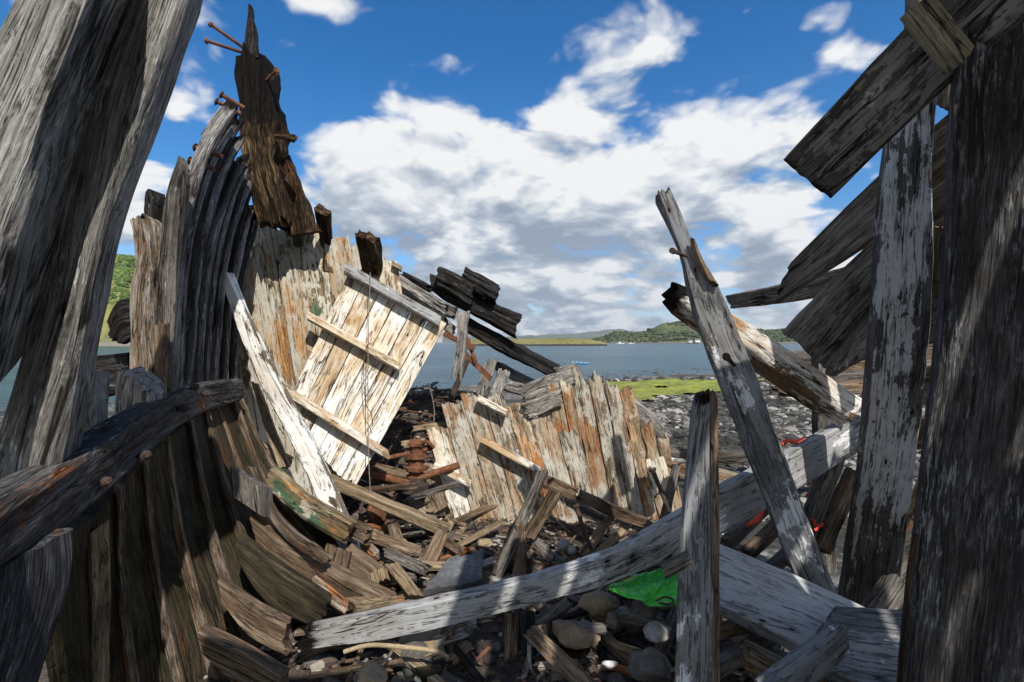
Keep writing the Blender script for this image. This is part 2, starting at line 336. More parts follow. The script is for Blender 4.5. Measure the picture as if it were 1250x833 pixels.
_seed = [1]
def cat_rom(p0, p1, p2, p3, t):
    return .5 * ((2 * p1) + (p2 - p0) * t + (2 * p0 - 5 * p1 + 4 * p2 - p3) * t * t + (3 * p1 - p0 - 3 * p2 + p3) * t * t * t)
def timber(name, st, t, mat, parent=None, tv=None, step=.05, nw=8, nt=2, rough=.003, wob=.006, j0=0.0, j1=0.0, char=(0, 0), cl=.35,
           bite=0.0, label=None, cat=None, group=None, jf=22, ch=.10, kind=None, cm=None):
    """one piece of timber: stations give the two edges of the face one sees; thickness runs away from the camera (or along tv)"""
    _seed[0] += 1; sd_ = _seed[0]; rnd = random.Random(sd_); off = Vector((rnd.uniform(-50, 50), rnd.uniform(-50, 50), rnd.uniform(-50, 50)))
    S = [(V3(a), V3(b)) for a, b in st]
    # dense table of (arc, L, R)
    tab = []; n = len(S)
    for i in range(n - 1):
        for k in range(12):
            u = k / 12
            if n == 2: L = S[0][0].lerp(S[1][0], u); Rr = S[0][1].lerp(S[1][1], u)
            else:
                q = [S[max(i - 1, 0)], S[i], S[i + 1], S[min(i + 2, n - 1)]]
                L = cat_rom(q[0][0], q[1][0], q[2][0], q[3][0], u); Rr = cat_rom(q[0][1], q[1][1], q[2][1], q[3][1], u)
            tab.append((L, Rr))
    tab.append(S[-1])
    arc = [0.0]
    for i in range(1, len(tab)):
        arc.append(arc[-1] + ((tab[i][0] + tab[i][1]) * .5 - (tab[i - 1][0] + tab[i - 1][1]) * .5).length)
    LT = arc[-1]
    def ev(a):
        if a <= 0: i = 0; f = 0.0
        elif a >= LT: i = len(tab) - 2; f = 1.0
        else:
            lo, hi = 0, len(tab) - 1
            while hi - lo > 1:
                md = (lo + hi) // 2
                if arc[md] <= a: lo = md
                else: hi = md
            i = lo; f = (a - arc[i]) / max(arc[i + 1] - arc[i], 1e-9)
        return tab[i][0].lerp(tab[i + 1][0], f), tab[i][1].lerp(tab[i + 1][1], f)
    mid = ev(LT / 2); T = (tab[-1][0] + tab[-1][1]) - (tab[0][0] + tab[0][1])
    Nn = (mid[1] - mid[0]).cross(T); c = (mid[0] + mid[1]) * .5
    sgn = 1 if Nn.dot(Vector((0, 0, CAMZ)) - c) > 0 else -1
    rows = max(6, min(180, int(LT / step)))
    wm = (mid[1] - mid[0]).length
    # loop of cross-section points: (s across 0..1, q depth 0..1)
    cw = min(ch * t / max(wm, 1e-4), .2); cq = ch
    loop = []
    for i in range(nw + 1): loop.append((cw + (1 - 2 * cw) * i / nw, 0.0))
    for i in range(nt + 1): loop.append((1.0, cq + (1 - 2 * cq) * i / nt))
    for i in range(nw + 1): loop.append((1 - cw - (1 - 2 * cw) * i / nw, 1.0))
    for i in range(nt + 1): loop.append((0.0, 1 - cq - (1 - 2 * cq) * i / nt))
    K = len(loop)
    def jag(s, q, e):
        x = s * wm
        a = noise.noise(Vector((x * jf + e * 91.3 + off.x, q * 1.7, off.y))); b = noise.noise(Vector((x * jf * 3.1 + off.z, q * 3 + e * 17, 7.7)))
        d = noise.noise(Vector((x * jf * .35 + off.y, e * 5.1, .3)))
        return max(0.0, min(1.0, .45 + .55 * a + .35 * b + .5 * d))
    E0 = [j0 * jag(s, q, 1) for s, q in loop]; E1 = [j1 * jag(s, q, 2) for s, q in loop]
    D0 = min(max(2.5 * j0, step * 1.5), LT * .45); D1 = min(max(2.5 * j1, step * 1.5), LT * .45)
    verts, gr, wear, chr_ = [], [], [], []
    # rows denser at the jagged ends
    As = [LT * i / (rows - 1) for i in range(rows)]
    for r, a in enumerate(As):
        for k, (s, q) in enumerate(loop):
            aa = a + E0[k] * max(0, 1 - a / D0) - E1[k] * max(0, 1 - (LT - a) / D1)
            L, Rr = ev(aa); L2, R2 = ev(min(aa + .02, LT)); L1, R1 = ev(max(aa - .02, 0))
            T = (L2 + R2) - (L1 + R1); W = Rr - L; w = W.length
            if tv is None: B = -(W.cross(T)).normalized() * sgn * t
            else: B = tv
            # wavering edges
            e = noise.noise(Vector((aa * 1.7, s * 1.5, q)) + off) * wob + noise.noise(Vector((aa * 7, s * 4, q * 2)) + off) * wob * .5
            p = L + W * s + B * q
            ds = (s - .5) * 2
            g = noise.noise(Vector((aa * 2.2, s * w * 28, q * t * 28)) + off) + .5 * noise.noise(Vector((aa * 6, s * w * 70, q * t * 70)) + off)
            bt = 0.0
            if bite and (s < .02 or s > .98 or True):
                bn = noise.noise(Vector((aa * 5.5, (0 if s < .5 else 9) + q * .6, 3.3)) + off)
                bt = max(0.0, bn - .12) * bite * abs(ds) ** 3
            dirw = W.normalized() if w > 1e-6 else Vector((0, 0, 0)); dirb = B.normalized()
            p = p + dirw * (ds * e - math.copysign(bt, ds)) + dirb * ((q - .5) * 2 * (g * rough)) + dirw * (ds * abs(ds) * g * rough * .6)
            verts.append(p)
            gr.append((aa + off.x, s * w + off.y, q * t + off.z))
            ed = min(aa, LT - aa); we = max(0, 1 - ed / .10); wx = max(0, 1 - min(s, 1 - s) * w / .010)
            wear.append(max(we, wx))
            cc = 0.0
            if char[0]: cc = max(cc, char[0] * max(0, 1 - aa / (cl * LT)))
            if char[1]: cc = max(cc, char[1] * max(0, 1 - (LT - aa) / (cl * LT)))
            if cm: cc = max(cc, cm[2] * max(0, 1 - (abs(aa / LT - cm[0]) / cm[1]) ** 2))
            chr_.append(cc)
    faces = []
    for r in range(rows - 1):
        for k in range(K):
            k2 = (k + 1) % K
            faces.append((r * K + k, r * K + k2, (r + 1) * K + k2, (r + 1) * K + k))
    f0 = 0; s0 = nw + 1; b0 = s0 + nt + 1; l0 = b0 + nw + 1
    for base in (0, (rows - 1) * K):
        for i in range(nw):
            faces.append((base + f0 + i, base + f0 + i + 1, base + b0 + nw - i - 1, base + b0 + nw - i))
        faces.append(tuple([base + nw] + [base + s0 + i for i in range(nt + 1)] + [base + b0]))
        faces.append(tuple([base + b0 + nw] + [base + l0 + i for i in range(nt + 1)] + [base + 0]))
    o = link_mesh(name, verts, faces, M[mat] if isinstance(mat, str) else mat, parent,
                  [('gr', 'FLOAT_VECTOR', gr), ('wear', 'FLOAT', wear), ('char', 'FLOAT', chr_)])
    if label or cat: tag(o, label, cat, group, kind)
    return o
def axis(name, pts, w, t, mat, parent=None, face=None, **kw):
    """timber from a centre line: pts are world points, w width (or list), face = the way the wide face looks"""
    pts = [V3(p) for p in pts]; n = len(pts); st = []
    fn = (face or Vector((0, -1, .2))).normalized()
    for i, p in enumerate(pts):
        T = (pts[min(i + 1, n - 1)] - pts[max(i - 1, 0)]).normalized()
        W = T.cross(fn).normalized(); ww = w[i] if isinstance(w, (list, tuple)) else w
        st.append((p - W * ww / 2, p + W * ww / 2))
    return timber(name, st, t, mat, parent, **kw)
def tube(name, pts, r, mat, parent=None, seg=8, rr=None, **tg):
    pts = [V3(p) for p in pts]; n = len(pts)
    D = []
    if n > 2:
        for i in range(n - 1):
            q = [pts[max(i - 1, 0)], pts[i], pts[i + 1], pts[min(i + 2, n - 1)]]
            for k in range(6): D.append((cat_rom(*q, k / 6), i + k / 6))
        D.append((pts[-1], n - 1.0))
    else: D = [(pts[0], 0.0), (pts[0].lerp(pts[1], .5), .5), (pts[1], 1.0)]
    verts, faces = [], []
    for i, (p, u) in enumerate(D):
        T = (D[min(i + 1, len(D) - 1)][0] - D[max(i - 1, 0)][0]).normalized()
        A = T.cross(Vector((.3, .2, .93))).normalized(); B = T.cross(A)
        ra = r
        if rr: j = min(int(u), n - 2); ra = rr[j] + (rr[j + 1] - rr[j]) * (u - j)
        for k in range(seg):
            an = 2 * math.pi * k / seg
            verts.append(p + A * math.cos(an) * ra + B * math.sin(an) * ra)
    for i in range(len(D) - 1):
        for k in range(seg): faces.append((i * seg + k, i * seg + (k + 1) % seg, (i + 1) * seg + (k + 1) % seg, (i + 1) * seg + k))
    faces.append(tuple(range(seg))); faces.append(tuple((len(D) - 1) * seg + k for k in range(seg)))
    o = link_mesh(name, verts, faces, M[mat], parent, sharp=50)
    if tg: tag(o, **tg)
    return o
def lathe(name, c, ax, prof, mat, parent=None, seg=28, wob=0.0):
    ax = ax.normalized(); A = ax.cross(Vector((.2, .9, .1))).normalized(); B = ax.cross(A)
    verts, faces = [], []
    for (h, r) in prof:
        for k in range(seg):
            an = 2 * math.pi * k / seg; rr = r * (1 + wob * noise.noise(Vector((math.cos(an) * 3, math.sin(an) * 3, h * 20))))
            verts.append(c + ax * h + A * math.cos(an) * rr + B * math.sin(an) * rr)
    for i in range(len(prof) - 1):
        for k in range(seg): faces.append((i * seg + k, i * seg + (k + 1) % seg, (i + 1) * seg + (k + 1) % seg, (i + 1) * seg + k))
    faces.append(tuple(range(seg))); faces.append(tuple((len(prof) - 1) * seg + k for k in range(seg)))
    return link_mesh(name, verts, faces, M[mat], parent, sharp=35)
def rock_geo(c, size, seed, sub=3, flat=.7, ang=False):
    bm = bmesh.new(); bmesh.ops.create_icosphere(bm, subdivisions=sub, radius=1)
    rnd = random.Random(seed); o = Vector((rnd.uniform(-9, 9), rnd.uniform(-9, 9), rnd.uniform(-9, 9)))
    sx, sy, sz = size * rnd.uniform(.8, 1.3), size * rnd.uniform(.7, 1.1), size * flat * rnd.uniform(.8, 1.15); rz = rnd.uniform(0, 6.28)
    cuts = [(Vector((rnd.uniform(-1, 1), rnd.uniform(-1, 1), rnd.uniform(-.6, 1))).normalized(), rnd.uniform(.55, .85)) for _ in range(7 if ang else 3)]
    vs_, fs_ = [], []
    for v in bm.verts:
        p = v.co.copy()
        for n_, d_ in cuts:
            x = p.dot(n_)
            if x > d_: p -= n_ * (x - d_) * .85
        p *= 1 + .18 * noise.noise(p * 1.6 + o) + .09 * noise.noise(p * 4 + o) + .035 * noise.noise(p * 11 + o)
        p = Vector((p.x * sx, p.y * sy, p.z * sz))
        vs_.append(Vector((c[0] + p.x * math.cos(rz) - p.y * math.sin(rz), c[1] + p.x * math.sin(rz) + p.y * math.cos(rz), c[2] + p.z)))
    for f in bm.faces: fs_.append(tuple(v.index for v in f.verts))
    bm.free(); return vs_, fs_

# ================================================================== THE SETTING
def shore(x, y): return y - 22 - .65 * x          # > 0 : out in the water
WZ = -.15
def gz(x, y):
    f = shore(x, y); z = 0.0
    if f > -9: z = -.15 * min(1, (f + 9) / 9) ** 1.3 if f < 0 else -.15 - .05 * f
    z = max(z, -1.2)
    z += .055 * noise.noise(Vector((x * .6, y * .6, 2))) + .03 * noise.noise(Vector((x * 2.1, y * 2.1, 5))) * (1 if y < 14 else .5)
    return z
def ground():
    m, N = new_mat('shingle_ground')
    c = N.n('ShaderNodeTexCoord').outputs['Object']
    n1 = N.noise(c, .9, 8, .62); n2 = N.noise(c, 14, 8, .7); vo = N.n('ShaderNodeTexVoronoi', {'Vector': c, 'Scale': 16.0})
    col = N.ramp(N.m('ADD', N.m('MULTIPLY', n1, .5), N.m('MULTIPLY', n2, .5)), [(.36, (.022, .019, .015)), (.5, (.085, .078, .066)), (.62, (.26, .245, .22))])
    col = N.mix(N.ss(N.n('ShaderNodeSeparateColor', {0: vo.outputs[1]}).outputs[0], .6, .9, 0, .7), col, (.30, .285, .26))
    col = N.mix(N.ss(N.noise(c, .55, 5, .6), .47, .56, 0, .85), col, (.024, .021, .013))
    h = N.m('SUBTRACT', N.m('ADD', n2, n1), N.m('MULTIPLY', vo.outputs[0], .7))
    finish(m, N, col, .8, h, .06, 1)
    xs, ys = [], []
    def axis_vals(lo, hi, near, far):
        v = [lo]
        while v[-1] < hi:
            a = abs(v[-1]) ; v.append(v[-1] + near + far * max(0, a - 6) / 10)
        return v
    xs = axis_vals(-60, 80, .14, .5); ys = axis_vals(-25, 80, .14, .35)
    vv = [(x, y, gz(x, y)) for y in ys for x in xs]; nx = len(xs)
    ff = [(j * nx + i, j * nx + i + 1, (j + 1) * nx + i + 1, (j + 1) * nx + i) for j in range(len(ys) - 1) for i in range(nx - 1)]
    # far skirt: land behind the camera, sea bed in front
    b = len(vv)
    for (x, y) in ((-9000, -9000), (9000, -9000), (9000, 9000), (-9000, 9000)): vv.append((x, y, -1.25 if y > 0 else 0))
    a0, a1, a2, a3 = 0, nx - 1, len(ys) * nx - 1, (len(ys) - 1) * nx
    ff += [tuple([b, b + 1] + [i for i in range(nx - 1, -1, -1)]), tuple([b + 1, b + 2] + [j * nx + nx - 1 for j in range(len(ys) - 1, -1, -1)]),
           tuple([b + 2, b + 3] + [(len(ys) - 1) * nx + i for i in range(nx)]), tuple([b + 3, b] + [j * nx for j in range(len(ys))])]
    o = link_mesh('ground', vv, ff, m, center=False); tag(o, 'stony foreshore under and around the wreck', kind='structure')
ground()
def water():
    m, N = new_mat('sea_water')
    c = N.n('ShaderNodeTexCoord').outputs['Object']
    n1 = N.noise(N.v('MULTIPLY', c, (.5, 1.3, 1)), .9, 6, .6); n2 = N.noise(N.v('MULTIPLY', c, (.02, .10, 1)), 1, 4, .6)
    col = N.mix(N.ss(n2, .4, .62), (.016, .055, .085), (.03, .085, .115))
    finish(m, N, col, .2, n1, .8, 1.0, **{'IOR': 1.33, 'Specular IOR Level': .35})
    vv = [(-9000, -40, WZ), (9000, -40, WZ), (9000, 9000, WZ), (-9000, 9000, WZ)]
    vv = [(-9000, 4, WZ), (9000, 4, WZ), (9000, 9000, WZ), (-9000, 9000, WZ)]
    o = link_mesh('water', vv, [(0, 1, 2, 3)], m, center=False); tag(o, 'calm blue sea loch', kind='structure')
water()
def shingle():
    """loose pebbles and weed-covered stones of the beach: nobody could count them"""
    m, N = new_mat('beach_pebbles')
    a = N.n('ShaderNodeAttribute', attribute_name='tint').outputs['Fac']; c = N.n('ShaderNodeTexCoord').outputs['Object']
    col = N.ramp(a, [(0, (.020, .018, .013)), (.45, (.05, .046, .038)), (.62, (.15, .14, .125)), (.85, (.30, .285, .26)), (1, (.48, .46, .42))])
    finish(m, N, col, .8, N.noise(c, 60, 5, .6), .01, 1)
    rnd = random.Random(11); vv, ff, tt = [], [], []
    base = [rock_geo((0, 0, 0), 1, s, 1, .6, True) for s in range(9)]
    for i in range(15000):
        y = 4.6 + 19 * rnd.random() ** 1.35; x = rnd.uniform(.15, 1.02) * y
        if shore(x, y) > -.2: continue
        size = rnd.uniform(.02, .055) * (1 + (rnd.random() < .10) * 1.3) * (.7 + y / 14)
        bv, bf = rnd.choice(base); o = len(vv); z = gz(x, y); an = rnd.uniform(0, 6.28); ca, sa = math.cos(an) * size, math.sin(an) * size
        if abs(y - .62 * x - 14.6) < 2.6 and 2.6 < x < 7.6 and rnd.random() < .86: continue
        weed = noise.noise(Vector((x * .55, y * .55, 9)))
        t = min(1, max(0, rnd.random() * .9 - max(0, weed) * 1.1 + .05))
        for v in bv: vv.append((x + v.x * ca - v.y * sa, y + v.x * sa + v.y * ca, z + v.z * size)); tt.append(t)
        for f in bf: ff.append(tuple(q + o for q in f))
    o = link_mesh('shingle', vv, ff, m, attrs=[('tint', 'FLOAT', tt)], center=False); tag(o, 'grey and black pebbles with seaweed covering the beach', kind='stuff')
shingle()
def algae():
    m, N = new_mat('bright_green_algae')
    c = N.n('ShaderNodeTexCoord').outputs['Object']; n1 = N.noise(c, 1.1, 8, .68); n2 = N.noise(c, 7, 7, .75)
    col = N.ramp(N.m('ADD', N.m('MULTIPLY', n1, .5), N.m('MULTIPLY', n2, .5)), [(.36, (.05, .055, .018)), (.5, (.19, .215, .026)), (.66, (.37, .38, .045))])
    finish(m, N, col, .8, n2, .05, 1)
    vv, ff = [], []; idx = {}; s = .16; rnd = random.Random(3)
    def inside(x, y):
        u = y - .62 * x; e = noise.noise(Vector((x * .5, y * .5, 3))) * 2.0 + noise.noise(Vector((x * 2, y * 2, 3))) * .8
        w = 2.9
        return abs(u - 14.6 + .3 * e) < w * (1 if x < 6.5 else max(0, 1 - (x - 6.5) / 2.2)) + e * .35 and x > 2.3 + e * .3 and noise.noise(Vector((x * .9, y * 1.8, 8))) < .62
    for i in range(int(26 / s)):
        for j in range(int(26 / s)):
            x, y = i * s, 8 + j * s
            if inside(x + s / 2, y + s / 2):
                q = []
                for (a, b) in ((0, 0), (1, 0), (1, 1), (0, 1)):
                    k = (i + a, j + b)
                    if k not in idx:
                        idx[k] = len(vv); X, Y = k[0] * s, 8 + k[1] * s
                        vv.append((X, Y, gz(X, Y) + .07 + .06 * (noise.noise(Vector((X * 2.2, Y * 2.2, 1))) + .5)))
                    q.append(idx[k])
                ff.append(tuple(q))
    o = link_mesh('algae', vv, ff, m, center=False); tag(o, 'bright yellow-green algae carpet at the edge of the water', kind='stuff')
algae()

def land_mat(name, g1, g2, g3, rockc, sc, shorec=(.20, .19, .165)):
    m, N = new_mat(name)
    c = N.n('ShaderNodeTexCoord').outputs['Object']; n1 = N.noise(c, sc, 8, .65); n2 = N.noise(c, sc * 6, 6, .65)
    col = N.ramp(N.m('ADD', N.m('MULTIPLY', n1, .6), N.m('MULTIPLY', n2, .4)), [(.36, g1), (.5, g2), (.62, g3)])
    z = N.n('ShaderNodeSeparateXYZ', {0: N.n('ShaderNodeNewGeometry').outputs['Normal']}).outputs[2]
    col = N.mix(N.ss(N.m('ADD', z, N.m('MULTIPLY', N.m('SUBTRACT', n2, .5), .5)), .62, .45), col, rockc)
    zz = N.n('ShaderNodeSeparateXYZ', {0: c}).outputs[2]
    return m, N, col, n2, zz
def hill(name, prof, d, depth, cols, sc, rough, label, rock=(.12, .115, .105), shoreh=1.0, shorec=(.10, .09, .075), steep=.55):
    m, N, col, n2, zz = land_mat(name + '_cover', *cols, rock, sc)
    col = N.mix(N.ss(N.m('ADD', zz, N.m('MULTIPLY', N.m('SUBTRACT', n2, .5), shoreh * 1.5)), shoreh * 1.25, shoreh * .8), col, shorec)
    finish(m, N, col, .95, n2, 1.5 / sc * .05, .8)
    vv, ff = [], []; nx = 150; nr = 30
    x0, x1 = prof[0][0], prof[-1][0]
    for j in range(nr + 1):
        v = j / nr
        for i in range(nx + 1):
            px = x0 + (x1 - x0) * i / nx
            for a, b in zip(prof, prof[1:]):
                if a[0] <= px <= b[0]: t = (px - a[0]) / (b[0] - a[0]); t = t * t * (3 - 2 * t); top = a[1] + (b[1] - a[1]) * t; break
            dd = d + depth * v; X = (px - CX) / F * dd
            H = max(0, CAMZ + (CY - top) / F * (d + depth * steep))
            s = math.sin(min(1, v / steep) * math.pi / 2) if v < steep else math.cos((v - steep) / (1 - steep) * math.pi / 2)
            n_ = noise.fractal(Vector((X * rough[1], dd * rough[1], 4)), 1.0, 2.0, 6)
            z = -.6 + (H + .6) * s ** .8 + rough[0] * n_ * min(1, s * 2) * (1 if v < 1 else 0)
            vv.append((X, dd + 0.0, z))
    for j in range(nr):
        for i in range(nx): ff.append((j * (nx + 1) + i, j * (nx + 1) + i + 1, (j + 1) * (nx + 1) + i + 1, (j + 1) * (nx + 1) + i))
    o = link_mesh(name, vv, ff, m, center=False); tag(o, label, kind='structure'); return vv
GR = ((.045, .055, .02), (.10, .105, .035), (.17, .155, .06))
hill('grassy_hillside', [(-140, 330), (0, 296), (90, 306), (130, 312), (160, 318), (230, 350), (330, 417)], 230, 160,
     ((.07, .085, .02), (.16, .165, .04), (.25, .235, .07)), .06, (2.6, .03), 'sunlit green hillside across the water on the left', shoreh=1.6, shorec=(.19, .17, .14))
hill('low_promontory', [(560, 414), (620, 414.3), (660, 413.2), (690, 412.6), (715, 414), (730, 416.2), (741, 418.4)], 240, 60,
     ((.09, .09, .025), (.17, .155, .05), (.23, .20, .08)), .09, (.35, .06), 'low grassy promontory with a dark rocky edge', shoreh=.75, shorec=(.03, .027, .022), steep=.3)
isl = hill('wooded_island', [(716, 418), (736, 413.5), (750, 409.5), (770, 407), (788, 407), (800, 403), (813, 397), (830, 394), (846, 396), (856, 401), (868, 396), (890, 399), (930, 404), (1000, 409)], 720, 260,
     ((.025, .035, .014), (.055, .07, .022), (.10, .11, .04)), .035, (7, .02), 'rounded green island hill with grey crag and trees', rock=(.15, .145, .14), shoreh=2.0, shorec=(.12, .11, .095), steep=.4)
hill('far_blue_hills', [(540, 413), (600, 411), (660, 412), (700, 409), (722, 406), (745, 403.5), (758, 402.5), (775, 404), (800, 405.5), (860, 409), (980, 412)], 4200, 1500,
     ((.05, .065, .04), (.09, .10, .06), (.13, .13, .08)), .004, (40, .0022), 'distant hills fading to blue on the horizon', shoreh=3)
hill('far_low_ridge', [(560, 415), (610, 413.2), (640, 412.6), (670, 413.5), (700, 413.6), (740, 412.5), (800, 414), (900, 414)], 3000, 500,
     ((.035, .05, .025), (.06, .075, .035), (.09, .10, .05)), .012, (9, .006), 'low wooded ridge beyond the promontory', shoreh=2)
hill('near_green_slope', [(985, 424), (1020, 405), (1060, 390), (1110, 374), (1150, 366), (1230, 352), (1400, 340)], 130, 90,
     ((.06, .075, .02), (.14, .15, .04), (.22, .21, .06)), .09, (1.2, .05), 'green slope beyond the shingle on the right', shoreh=.8, shorec=(.16, .15, .13))
def woods():
    m, N = new_mat('distant_tree_foliage'); c = N.n('ShaderNodeTexCoord').outputs['Object']
    a = N.n('ShaderNodeAttribute', attribute_name='tint').outputs['Fac']
    finish(m, N, N.ramp(a, [(0, (.02, .03, .012)), (.6, (.045, .065, .02)), (1, (.085, .105, .032))]), .9, N.noise(c, .6, 4), .3, 1)
    rnd = random.Random(5); vv, ff, tt = [], [], []
    base = [rock_geo((0, 0, 0), 1, 50 + s, 2, .9) for s in range(6)]
    def put(p, size):
        bv, bf = rnd.choice(base); o = len(vv); an = rnd.uniform(0, 6.28); ca, sa = math.cos(an) * size, math.sin(an) * size; t = rnd.random()
        for v in bv: vv.append((p[0] + v.x * ca - v.y * sa, p[1] + v.x * sa + v.y * ca, p[2] + v.z * size)); tt.append(t)
        for f in bf: ff.append(tuple(q + o for q in f))
    fr = [p for p in isl if p[1] < 860 and p[2] > .8]
    for k in range(2600):
        p = rnd.choice(fr)
        if noise.noise(Vector((p[0] * .02, p[1] * .02, 1))) < -.22: continue
        put((p[0] + rnd.uniform(-3, 3), p[1] + rnd.uniform(-3, 3), p[2] + .5), rnd.uniform(1.2, 2.8))
    o = link_mesh('woodland', vv, ff, m, attrs=[('tint', 'FLOAT', tt)], center=False); tag(o, 'dark green woodland on the island hill', kind='stuff')
    m2, N = new_mat('gorse_foliage'); a = N.n('ShaderNodeAttribute', attribute_name='tint').outputs['Fac']; c = N.n('ShaderNodeTexCoord').outputs['Object']
    finish(m2, N, N.ramp(a, [(0, (.03, .055, .012)), (.6, (.075, .125, .02)), (1, (.14, .19, .035))]), .9, N.noise(c, 2.5, 5, .7), .3, 1)
    vv, ff, tt = [], [], []
    for k in range(1500):
        px = rnd.uniform(90, 175); v = rnd.uniform(.1, .55); d = 230 + 160 * v; X = (px - CX) / F * d
        top = 308 + (px - 90) * .11; H = CAMZ + (CY - top) / F * (230 + 160 * .55); z = (H) * math.sin(min(1, v / .55) * 1.57) ** .8
        if noise.noise(Vector((X * .06, z * .12, 3))) < -.02 + .6 * (z < 14) - .4 * (z > 20): continue
        put((X, d, z), rnd.uniform(.5, 1.3))
    o = link_mesh('gorse', vv, ff, m2, attrs=[('tint', 'FLOAT', tt)], center=False); tag(o, 'bright green gorse scrub on the left hillside', kind='stuff')
woods()
def skerry(): 
    rnd = random.Random(8); vv, ff = [], []
    for k in range(60):
        x = rnd.uniform(3, 13); y = 22.9 + .65 * x + rnd.uniform(-.3, 4.0); v, f = rock_geo((x, y, WZ - .02), rnd.uniform(.10, .30), 300 + k, 2, .28, True)
        o = len(vv); vv += v; ff += [tuple(q + o for q in t) for t in f]
    o = link_mesh('seaweed_rocks', vv, ff, M['stone'], center=False); tag(o, 'dark weed-covered rocks breaking the water along the shore', kind='stuff')
skerry()
# houses and boats across the water
def house(px, d, w, label):
    c = P(px, 419.4, d); c.z = 1.5
    t = thing('house', label, 'house', c, 'cottages along the island shore')
    h, dp, e = w * .42, w * .6, w * .3
    X, Y = c.x, c.y
    b = [(X - w / 2, Y, 1.5), (X + w / 2, Y, 1.5), (X + w / 2, Y + dp, 1.5), (X - w / 2, Y + dp, 1.5)]
    tp = [(p[0], p[1], 1.5 + h) for p in b]
    rg = [(X - w / 2, Y + dp / 2, 1.5 + h + e), (X + w / 2, Y + dp / 2, 1.5 + h + e)]
    link_mesh('wall', b + tp + rg, [(0, 1, 5, 4), (1, 2, 6, 9, 5), (2, 3, 7, 6), (3, 0, 4, 8, 7)], M['housewall'], t)
    o = .3; z0 = 1.5 + h - .12
    rv = [(X - w / 2 - o, Y - o, z0), (X + w / 2 + o, Y - o, z0), (X + w / 2 + o, Y + dp / 2, 1.62 + h + e), (X - w / 2 - o, Y + dp / 2, 1.62 + h + e), (X - w / 2 - o, Y + dp + o, z0), (X + w / 2 + o, Y + dp + o, z0)]
    link_mesh('roof', rv, [(0, 1, 2, 3), (3, 2, 5, 4)], M['roofslate'], t)
    return t
house(843, 716, 5, 'small white cottage with grey roof at the foot of the island hill, left of two')
house(852, 716, 7, 'wider white cottage with grey roof at the foot of the island hill, right of two')
def boat(name, px, py, d, L, mat, label, cat, mast=0, rz=0, group=None):
    c = P(px, py, d); c.z = WZ - .02
    t = thing(name, label, cat, c, group)
    vv, ff = [], []; n = 10
    for i in range(n + 1):
        u = i / n; x = (u - .5) * L; w = L * .17 * (1 - (2 * u - 1) ** 2 * (.55 if u < .5 else 1)) ** .6 + .01; hz = L * (.11 + .05 * u * u)
        for (a, b) in ((-1, 1), (-.75, .25), (0, 0), (.75, .25), (1, 1)): vv.append((c.x + x * math.cos(rz) - a * w * math.sin(rz), c.y + a * w * math.cos(rz) + x * math.sin(rz), c.z + b * hz))
    for i in range(n):
        for k in range(4): ff.append((i * 5 + k, i * 5 + k + 1, i * 5 + k + 6, i * 5 + k + 5))
        ff.append((i * 5 + 4, i * 5 + 0, i * 5 + 5, i * 5 + 9))
    ff += [(0, 1, 2, 3, 4), tuple(n * 5 + k for k in (4, 3, 2, 1, 0))]
    link_mesh('hull', vv, ff, M[mat], t)
    if mast:
        tube('mast', [Vector((c.x, c.y, c.z + .3)), Vector((c.x, c.y, c.z + mast))], .05, 'boatwhite', t)
        vv = []
        for z, k in ((.13, 1), (.24, .7)):
            for (a, b) in ((-.22, -.09), (.12, -.09), (.12, .09), (-.22, .09)): vv.append((c.x + a * L * k, c.y + b * L, c.z + L * z))
        link_mesh('cabin', vv, [(0, 1, 2, 3), (4, 5, 6, 7), (0, 1, 5, 4), (1, 2, 6, 5), (2, 3, 7, 6), (3, 0, 4, 7)], M['boatwhite'], t)
    else:
        for k in (-.18, .15):
            x = c.x + k * L
            vv = [(x + a, c.y + b, c.z + L * .13 + e) for e in (0, .03) for (a, b) in ((-.07, -L * .15), (.07, -L * .15), (.07, L * .15), (-.07, L * .15))]
            link_mesh('thwart', vv, [(0, 1, 2, 3), (4, 5, 6, 7), (0, 1, 5, 4), (1, 2, 6, 5), (2, 3, 7, 6), (3, 0, 4, 7)], M['boatwhite'], t)
boat('yacht', 757, 418.5, 420, 7, 'boatwhite', 'small white yacht moored below the left shoulder of the island hill', 'yacht', 6.5)
boat('yacht', 770, 418.6, 470, 6, 'boatwhite', 'smaller white yacht moored further right before the island', 'yacht', 5.2)
boat('dinghy', 702, 444, 42, 1.0, 'bluehull', 'blue dinghy on the water above the broken lining, left of the pair', 'dinghy', group='blue dinghies afloat')
boat('dinghy', 712.5, 444.5, 41, .95, 'bluehull', 'blue dinghy on the water above the broken lining, right of the pair', 'dinghy', rz=.2, group='blue dinghies afloat')

